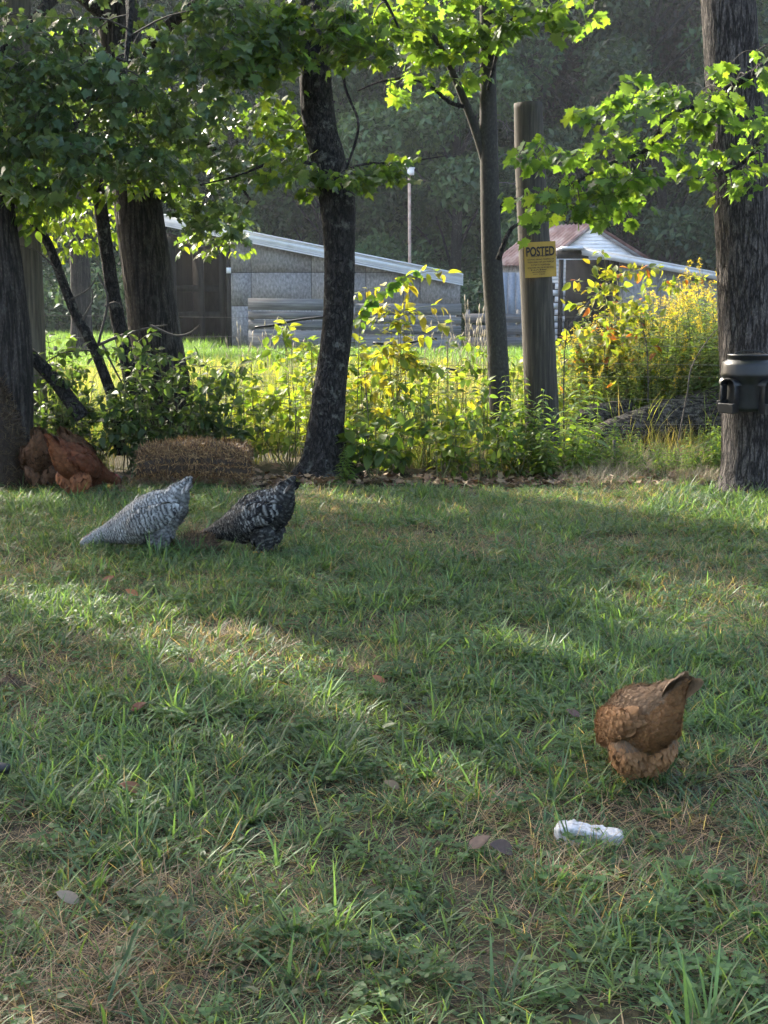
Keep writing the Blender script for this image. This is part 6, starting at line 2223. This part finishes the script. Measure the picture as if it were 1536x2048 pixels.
LIGHTB = barred((0.42, 0.42, 0.41), (0.028, 0.028, 0.031), -0.25, 0.021, (0.25, 0.25, 0.245))
DARKB = barred((0.33, 0.33, 0.31), (0.012, 0.012, 0.014), 0.80, 0.021, (0.02, 0.02, 0.022))
RED = brown((0.13, 0.046, 0.02), (0.16, 0.055, 0.025), (0.22, 0.085, 0.037), (1.1, 0.95, 0.9), (0.06, 0.03, 0.02))
TAN = brown((0.10, 0.05, 0.026), (0.11, 0.056, 0.031), (0.13, 0.068, 0.038), (1.1, 1.05, 1.0), (0.12, 0.07, 0.04))
BUFF = brown((0.22, 0.11, 0.048), (0.245, 0.160, 0.098), (0.28, 0.145, 0.066), (1.06, 1.06, 1.05), (0.17, 0.125, 0.085), 0.12, wingc=(0.28, 0.152, 0.074))


def ground_at(px, py):
    g = G(px, py)
    return (g[0], g[1], 0.0)


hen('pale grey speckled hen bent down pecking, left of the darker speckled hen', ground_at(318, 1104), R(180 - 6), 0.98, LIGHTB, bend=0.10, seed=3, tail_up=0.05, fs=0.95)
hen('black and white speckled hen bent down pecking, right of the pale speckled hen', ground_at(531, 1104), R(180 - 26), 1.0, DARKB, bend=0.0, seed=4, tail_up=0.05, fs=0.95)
hen('golden brown hen seen from behind, alone on the right side of the lawn', ground_at(1280, 1566), R(98), 0.84, BUFF, bend=-0.1, tailside=-0.065, seed=5, nf=3000, tail_up=0.45, thigh=1.2, tail_len=1.15, fs=0.55)
hen('rusty red hen in front of the others at the left edge, facing right', ground_at(152, 992), R(70), 1.08, RED, bend=-0.35, tailside=0.06, seed=6, tail_up=0.6, thigh=1.2, nf=2000)
hen('tan brown hen half hidden behind the left side of the rusty red hen', ground_at(84, 978), R(100), 1.12, TAN, seed=8, tail_up=0.6, thigh=1.1, nf=1500)
hen('brown hen mostly hidden behind the back of the rusty red hen', ground_at(150, 958), R(75), 1.0, TAN, seed=9, tail_up=0.4, nf=1200)


# ================================================================== SMALL THINGS ON THE LAWN
def white_block():
    g = G(1176, 1678)
    t = MB()
    r = np.random.default_rng(31)
    n, m = 70, 40
    u = np.linspace(0, 1, n)
    a = np.linspace(0, 2 * PI, m, endpoint=False)
    uu, aa = np.meshgrid(u, a, indexing='ij')
    hh = np.interp(uu, [0, 0.06, 0.25, 0.55, 0.94, 1.0], [0.008, 0.024, 0.034, 0.022, 0.018, 0.010])
    wy = np.interp(uu, [0, 0.06, 0.5, 0.94, 1], [0.012, 0.030, 0.032, 0.030, 0.014])
    e = 0.4
    p = np.stack([(uu - 0.5) * 0.18, np.sign(np.cos(aa)) * np.abs(np.cos(aa)) ** e * wy, 0.026 + np.sign(np.sin(aa)) * np.abs(np.sin(aa)) ** e * hh], -1)
    p = p + 0.011 * (np.stack([fbm(p * 110, q) for q in (1, 2, 3)], -1) - 0.5)
    i = np.arange(n - 1)[:, None] * m
    j = np.arange(m)[None]
    k = (j + 1) % m
    t.add(p.reshape(-1, 3), [np.stack([i + j, i + k, i + m + k, i + m + j], -1).reshape(-1, 4), np.arange(m - 1, -1, -1)[None], (np.arange(m) + (n - 1) * m)[None]])
    o = t.build('white_foam_piece', M['foam'], None, True, loc=(g[0], g[1], -0.009))
    o.rotation_euler = (0, R(3), R(-6))
    o.scale = (1, 1, 0.85)
    tag(o, 'crumbly white chunk lying in the grass in front of the golden brown hen', 'foam piece')


M['foam'] = rough_mat('white_crumbly_foam', [(0.3, (0.26, 0.25, 0.23)), (0.5, (0.46, 0.455, 0.45)), (0.7, (0.56, 0.55, 0.56))], 90, rough=0.9, bstr=0.6, bdist=0.004)
white_block()


def fallen_leaves():
    r = np.random.default_rng(55)
    specs = [(203, 1174, 0.10, (0.26, 0.10, 0.05), 'reddish brown fallen leaf standing on edge below the pale speckled hen'), (277, 1200, 0.09, (0.33, 0.13, 0.05), 'orange brown fallen leaf at the top of the left sunny patch'),
             (262, 1432, 0.08, (0.24, 0.09, 0.05), 'dark red fallen leaf in the dry grass on the left'), (285, 1600, 0.09, (0.30, 0.14, 0.07), 'rust coloured curled fallen leaf on the lower left lawn'),
             (770, 1376, 0.07, (0.28, 0.11, 0.05), 'small orange fallen leaf in the middle of the lawn'), (936, 1712, 0.085, (0.24, 0.15, 0.10), 'light brown fallen leaf left of the curled brown leaf below the white chunk'),
             (1026, 1722, 0.11, (0.17, 0.11, 0.085), 'large curled brown fallen leaf below the white chunk'), (800, 1590, 0.07, (0.30, 0.20, 0.11), 'narrow tan fallen leaf left of the white chunk'),
             (190, 1535, 0.06, (0.34, 0.22, 0.12), 'small tan fallen leaf on the left lawn'), (1160, 1445, 0.07, (0.17, 0.10, 0.08), 'dull brown fallen leaf just left of the golden brown hen'),
             (160, 1822, 0.08, (0.33, 0.25, 0.17), 'pale tan fallen leaf at the lower left'), (390, 1335, 0.06, (0.22, 0.10, 0.07), 'maroon fallen leaf in the left sunny patch')]
    for k, (px, py, s, c, lab) in enumerate(specs):
        g = G(px, py)
        tpl = ovate(0.26, 6, 0.9 if k in (3, 6) else 0.5, -0.3)
        mb = MB()
        a = r.uniform(-0.5, 0.5) + (PI if r.uniform() < .5 else 0)
        stamp(mb, tpl, np.zeros((1, 3)), [(math.cos(a), math.sin(a) * .6, 0.25)], [(r.normal(0, .3), -0.8, 1.0)], s * 0.72, np.array(c))
        o = mb.build('fallen_leaf', M['straw'], None, True, loc=(g[0], g[1], 0.022))
        o.modifiers.new('thickness', 'SOLIDIFY').thickness = 0.001
        tag(o, lab, 'leaf', 'fallen leaves on the lawn')
    g = G(6, 1562)
    tag(tube(MB(), spline([(-0.12, 0.02, 0.03), (-0.04, 0, 0.045), (0.02, -0.01, 0.04)], 10), 0.016, 10).build('black_rod', M['hose'], None, True, loc=(g[0], g[1], 0)), 'end of a black rod lying in the grass at the left edge', 'rod')


fallen_leaves()

# ================================================================== AIR
def haze():
    m = bpy.data.materials.new('haze_air')
    m.use_nodes = True
    nt = m.node_tree
    nt.nodes.clear()
    out = nt.nodes.new('ShaderNodeOutputMaterial')
    v = nt.nodes.new('ShaderNodeVolumePrincipled')
    v.inputs['Color'].default_value = (0.80, 0.87, 0.96, 1)
    v.inputs['Density'].default_value = HAZE
    v.inputs['Anisotropy'].default_value = 0.25
    nt.links.new(v.outputs[0], out.inputs['Volume'])
    o = MB().box((0, 230, 16.5), (840, 800, 36)).build('haze', m)
    o.display_type = 'WIRE'
    tag(o, 'thin pale morning haze filling the air', kind='stuff')


HAZE = 0.00034
haze()
